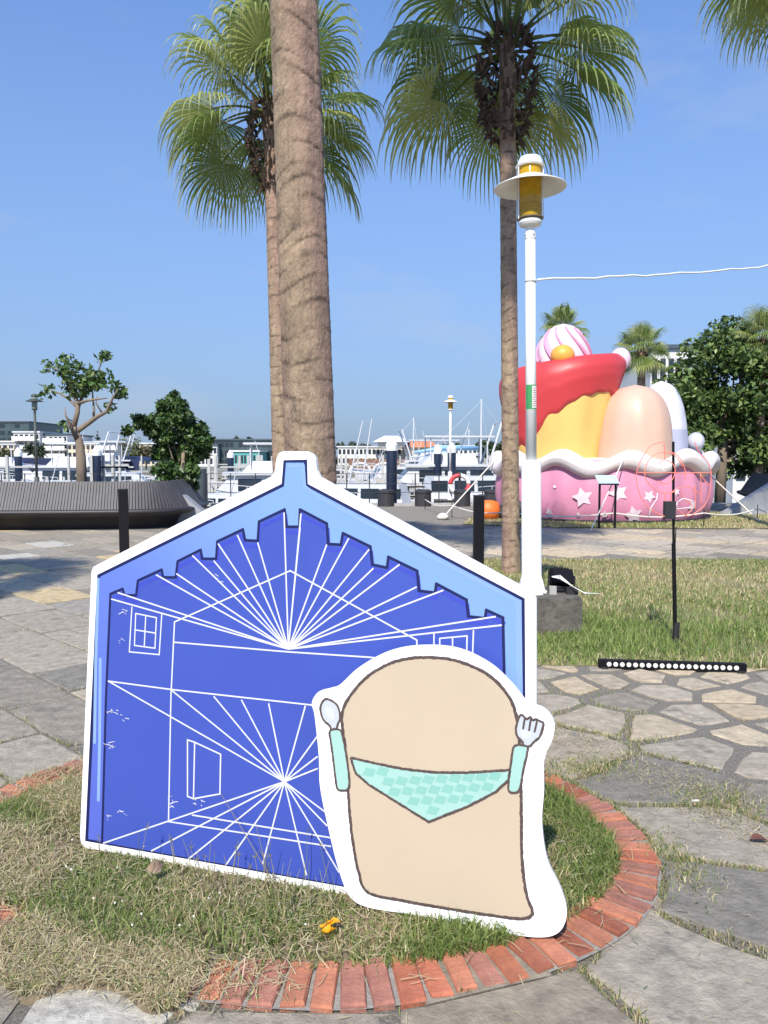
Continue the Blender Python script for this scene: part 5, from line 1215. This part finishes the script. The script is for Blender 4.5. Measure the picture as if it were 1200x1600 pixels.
# ------------------------------------------------------------------ buildings on the far shore
M['wall_w'] = mat('white_render', (.66, .65, .62), .85, .08, .5); M['wall_c'] = mat('cream_render', (.62, .54, .40), .85, .08, .5); M['roof_d'] = mat('slate_roof', (.06, .08, .10), .6, .2, .5); M['win'] = mat('dark_window', (.03, .04, .05), .15); M['teal'] = mat('teal_panel', (.10, .36, .33), .5, .1, .5); M['glassy'] = mat('grey_glass', (.06, .085, .09), .2, .3, .3); M['brown'] = mat('brown_brick', (.22, .12, .08), .85, .2, .6); M['tile'] = mat('orange_tile', (.55, .2, .1), .8, .15, .5); M['roof_w'] = mat('pale_roof', (.6, .6, .6), .6, .1, .4)
def building(name, label, px0, px1, yt, Y, dep, floors, cols, wm, roof=None, balc=False, yb=None, wfrac=.62):
    x0, x1 = X(px0, Y), X(px1, Y); zt_ = at(600, yt, Y).z; z0 = -.2 if yb is None else at(600, yb, Y).z; w_ = x1-x0; H = zt_-z0; t = thing(name, label, 'building', ((x0+x1)/2, Y, z0))
    mb = MB(); mb.box((0, dep/2, H/2-.5), (w_, dep, H+1)); wl = mb.build('wall', wm, t)
    mb = MB(); mb.box((0, dep/2, H+.15), (w_+.5, dep+.5, .3)); mb.build('roof', roof or M['roof_w'], t)
    fh = H/floors; cw = w_/cols; wmesh = None
    for f in range(floors):
        for c in range(cols):
            if random.random() < .08: continue
            if wmesh is None: mb = MB(); mb.box((0, 0, 0), (cw*wfrac, .12, fh*.52)); o = mb.build('window', M['win'], wl); wmesh = o
            else: o = wmesh.copy(); COL.objects.link(o); o.parent = wl
            o.location = (-w_/2+cw*(c+.5), -.02, fh*(f+.52))
        if balc and f:
            mb = MB(); mb.box((0, -.6, fh*f+.1), (w_*.96, 1.2, .2)); mb.box((0, -1.17, fh*f+.55), (w_*.96, .08, .8)); mb.build('balcony', wm, t)
    return t
random.seed(5)
building('apartment_building', 'dark glazed block with flat roof farthest back at the left edge', -70, 48, 660, 190, 20, 6, 10, M['glassy'], M['roof_d'])
building('apartment_building', 'white apartment block with balconies behind the dark street lamp', 24, 64, 676, 160, 14, 4, 5, M['wall_w'], balc=True); building('apartment_building', 'stepped white and grey apartment block right of the dark street lamp', 64, 107, 680, 162, 14, 4, 6, M['wall_w'], M['roof_d'], balc=True)
building('apartment_building', 'long cream apartment block at the left edge below the dark block', -70, 24, 691, 158, 14, 3, 10, M['wall_c'], M['wall_w'], balc=False)
building('row_house', 'cream row house with pale roof behind the young tree', 107, 150, 693, 160, 12, 3, 6, M['wall_c'], balc=False); building('row_house', 'white row house with balconies behind the navy pile by the young tree', 152, 185, 691, 158, 12, 3, 5, M['wall_w'], balc=True)
building('row_house', 'cream row house just left of the bushy tree', 187, 245, 694, 161, 12, 3, 7, M['wall_c'], balc=False)
building('glass_building', 'long grey glazed building right of the bushy tree', 330, 445, 688, 150, 16, 3, 16, M['glassy'], M['roof_d'], wfrac=.8); t = building('terminal_building', 'low teal-fronted terminal building left of the big palm trunk', 362, 405, 706, 140, 10, 1, 9, M['teal'], M['wall_w'])
building('glass_building', 'low grey building left half hidden behind the bushy tree', 290, 340, 696, 148, 14, 2, 8, M['wall_w'], M['roof_d'])
building('quayside_building', 'long low grey building right of the big palm trunk', 528, 700, 699, 170, 14, 2, 26, M['wall_w'], M['roof_w'])
building('quayside_building', 'dark-windowed hall building left of the slim palm trunk', 680, 745, 698, 150, 14, 2, 9, M['wall_w'], M['roof_w'])
building('grey_tower', 'blank grey concrete block right of the small lamp', 733, 760, 712, 95, 6, 2, 2, M['concrete'], wfrac=.3)
gzp = at(611, 697, 165); gz = thing('gazebo_house', 'white roof house with wide eaves above the thick navy pile', 'building', (gzp.x, 165, gzp.z))
mb = MB(); mb.box((0, 0, .35), (5.6, 5, .9)); mb.build('wall', M['wall_w'], gz); mb = MB(); mb.add([(-4, -3.5, .8), (4, -3.5, .8), (4, 3.5, .8), (-4, 3.5, .8), (-1.4, 0, 2.2), (1.4, 0, 2.2)], [(0, 1, 5, 4), (1, 2, 5), (2, 3, 4, 5), (3, 0, 4), (3, 2, 1, 0)]); mb.build('roof', M['roof_w'], gz)
orp = at(657, 700, 168); og = thing('house', 'small house with orange tiled roof left of the small lamp', 'building', (orp.x, 168, orp.z-2)); mb = MB(); mb.box((0, 0, 1), (6.5, 5, 2.4)); mb.build('wall', M['wall_c'], og)
mb = MB(); mb.add([(-4, -3.2, 2.1), (4, -3.2, 2.1), (4, 3.2, 2.1), (-4, 3.2, 2.1), (-2.4, 0, 3.5), (2.4, 0, 3.5)], [(0, 1, 5, 4), (1, 2, 5), (2, 3, 4, 5), (3, 0, 4), (3, 2, 1, 0)]); mb.build('roof', M['tile'], og)
# brown harbour wall with white arches
q0, q1 = X(545, 88), X(690, 88); hw = thing('arched_wall', 'brown brick harbour wall with white arches behind the boats', 'wall', ((q0+q1)/2, 88, WZ)); zt_ = at(600, 717, 88).z-WZ
mb = MB(); mb.box((0, 0, zt_/2), (q1-q0, 1.2, zt_)); mb.build('wall', M['brown'], hw)
for k in range(4):
    mb = MB(); c = -(q1-q0)/2+(k+.5)*(q1-q0)/4; mb.tube([(c+1.2*math.cos(a), -.65, zt_-1.6+1.1*math.sin(a)) for a in np.linspace(0, math.pi, 11)], .16, 5); mb.build('arch', M['wall_w'], hw)
# distant trees
def mass(name, x0, x1, y0, y1, Y, n, size, cols):
    k = max(6, int((x1-x0)/5)); C = [(X(random.uniform(x0, x1), Y), Y+random.uniform(-3, 3), at(600, random.uniform(y0+3, y1), Y).z) for _ in range(k)]
    rd = [random.uniform(.6, 1.1)*(y1-y0)/1200*Y*.33 for _ in range(k)]; return tag(leaves(name, C, rd, n, size, cols, None, .9), kind='stuff')
far_g = [(.06, .085, .05), (.08, .105, .055), (.05, .07, .045)]
mass('distant_treeline', 525, 780, 694, 722, 178, 5000, 1.2, far_g); mass('distant_treeline', 752, 792, 692, 725, 90, 2500, .5, [(.04, .07, .025), (.06, .09, .03)]); mass('distant_treeline', 330, 445, 684, 700, 172, 1600, 1.2, far_g)
for px, yt, yb, Y, wd, lab, cc in ((55, 690, 715, 120, 1.7, 'round dark green tree before the white apartments by the dark lamp', [(.04, .06, .03)]), (205, 688, 716, 110, 2.0, 'pale ragged tree before the row houses left of the bushy tree', [(.16, .16, .07), (.12, .14, .06)]), (228, 700, 716, 112, 1.5, 'dry brownish shrub tree left of the bushy tree', [(.2, .17, .09)]), (12, 703, 718, 115, 1.6, 'low shrub tree at the far left before the cream block', [(.1, .11, .05)])):
    p = at(px, yb, Y); p.z = -.3; tree('far_tree', lab, 'tree', p, [(at(px+random.uniform(-1, 1)*wd/Y*700, random.uniform(yt+4, yb-3), Y), wd*random.uniform(.4, .7)) for _ in range(7)], 700, .5, cc, .15, 3, 'trees on the far shore')
p = at(152, 672, 185); cp = thing('conifer_tree', 'thin dark conifer rising behind the row houses beside the navy pile', 'tree', (p.x, p.y, 0))
mb = MB(); mb.tube([(0, 0, 0), (0, 0, p.z)], [.25, .05], 6); mb.build('trunk', M['bark'], cp); leaves('crown', [(0, 0, p.z-.4-k*.75) for k in range(8)], [.25+.16*k for k in range(8)], 900, .5, [(.03, .05, .03)], cp, .6)
# houses glimpsed behind the broad tree at the right
building('white_house', 'white house with red-brown porch glimpsed behind the broad tree', 1145, 1260, 655, 42, 6, 2, 5, M['wall_w'], M['roof_d']); building('white_house', 'white building glimpsed between the skirted palm and the broad tree', 1012, 1075, 545, 60, 8, 3, 5, M['wall_w'], M['roof_d'])
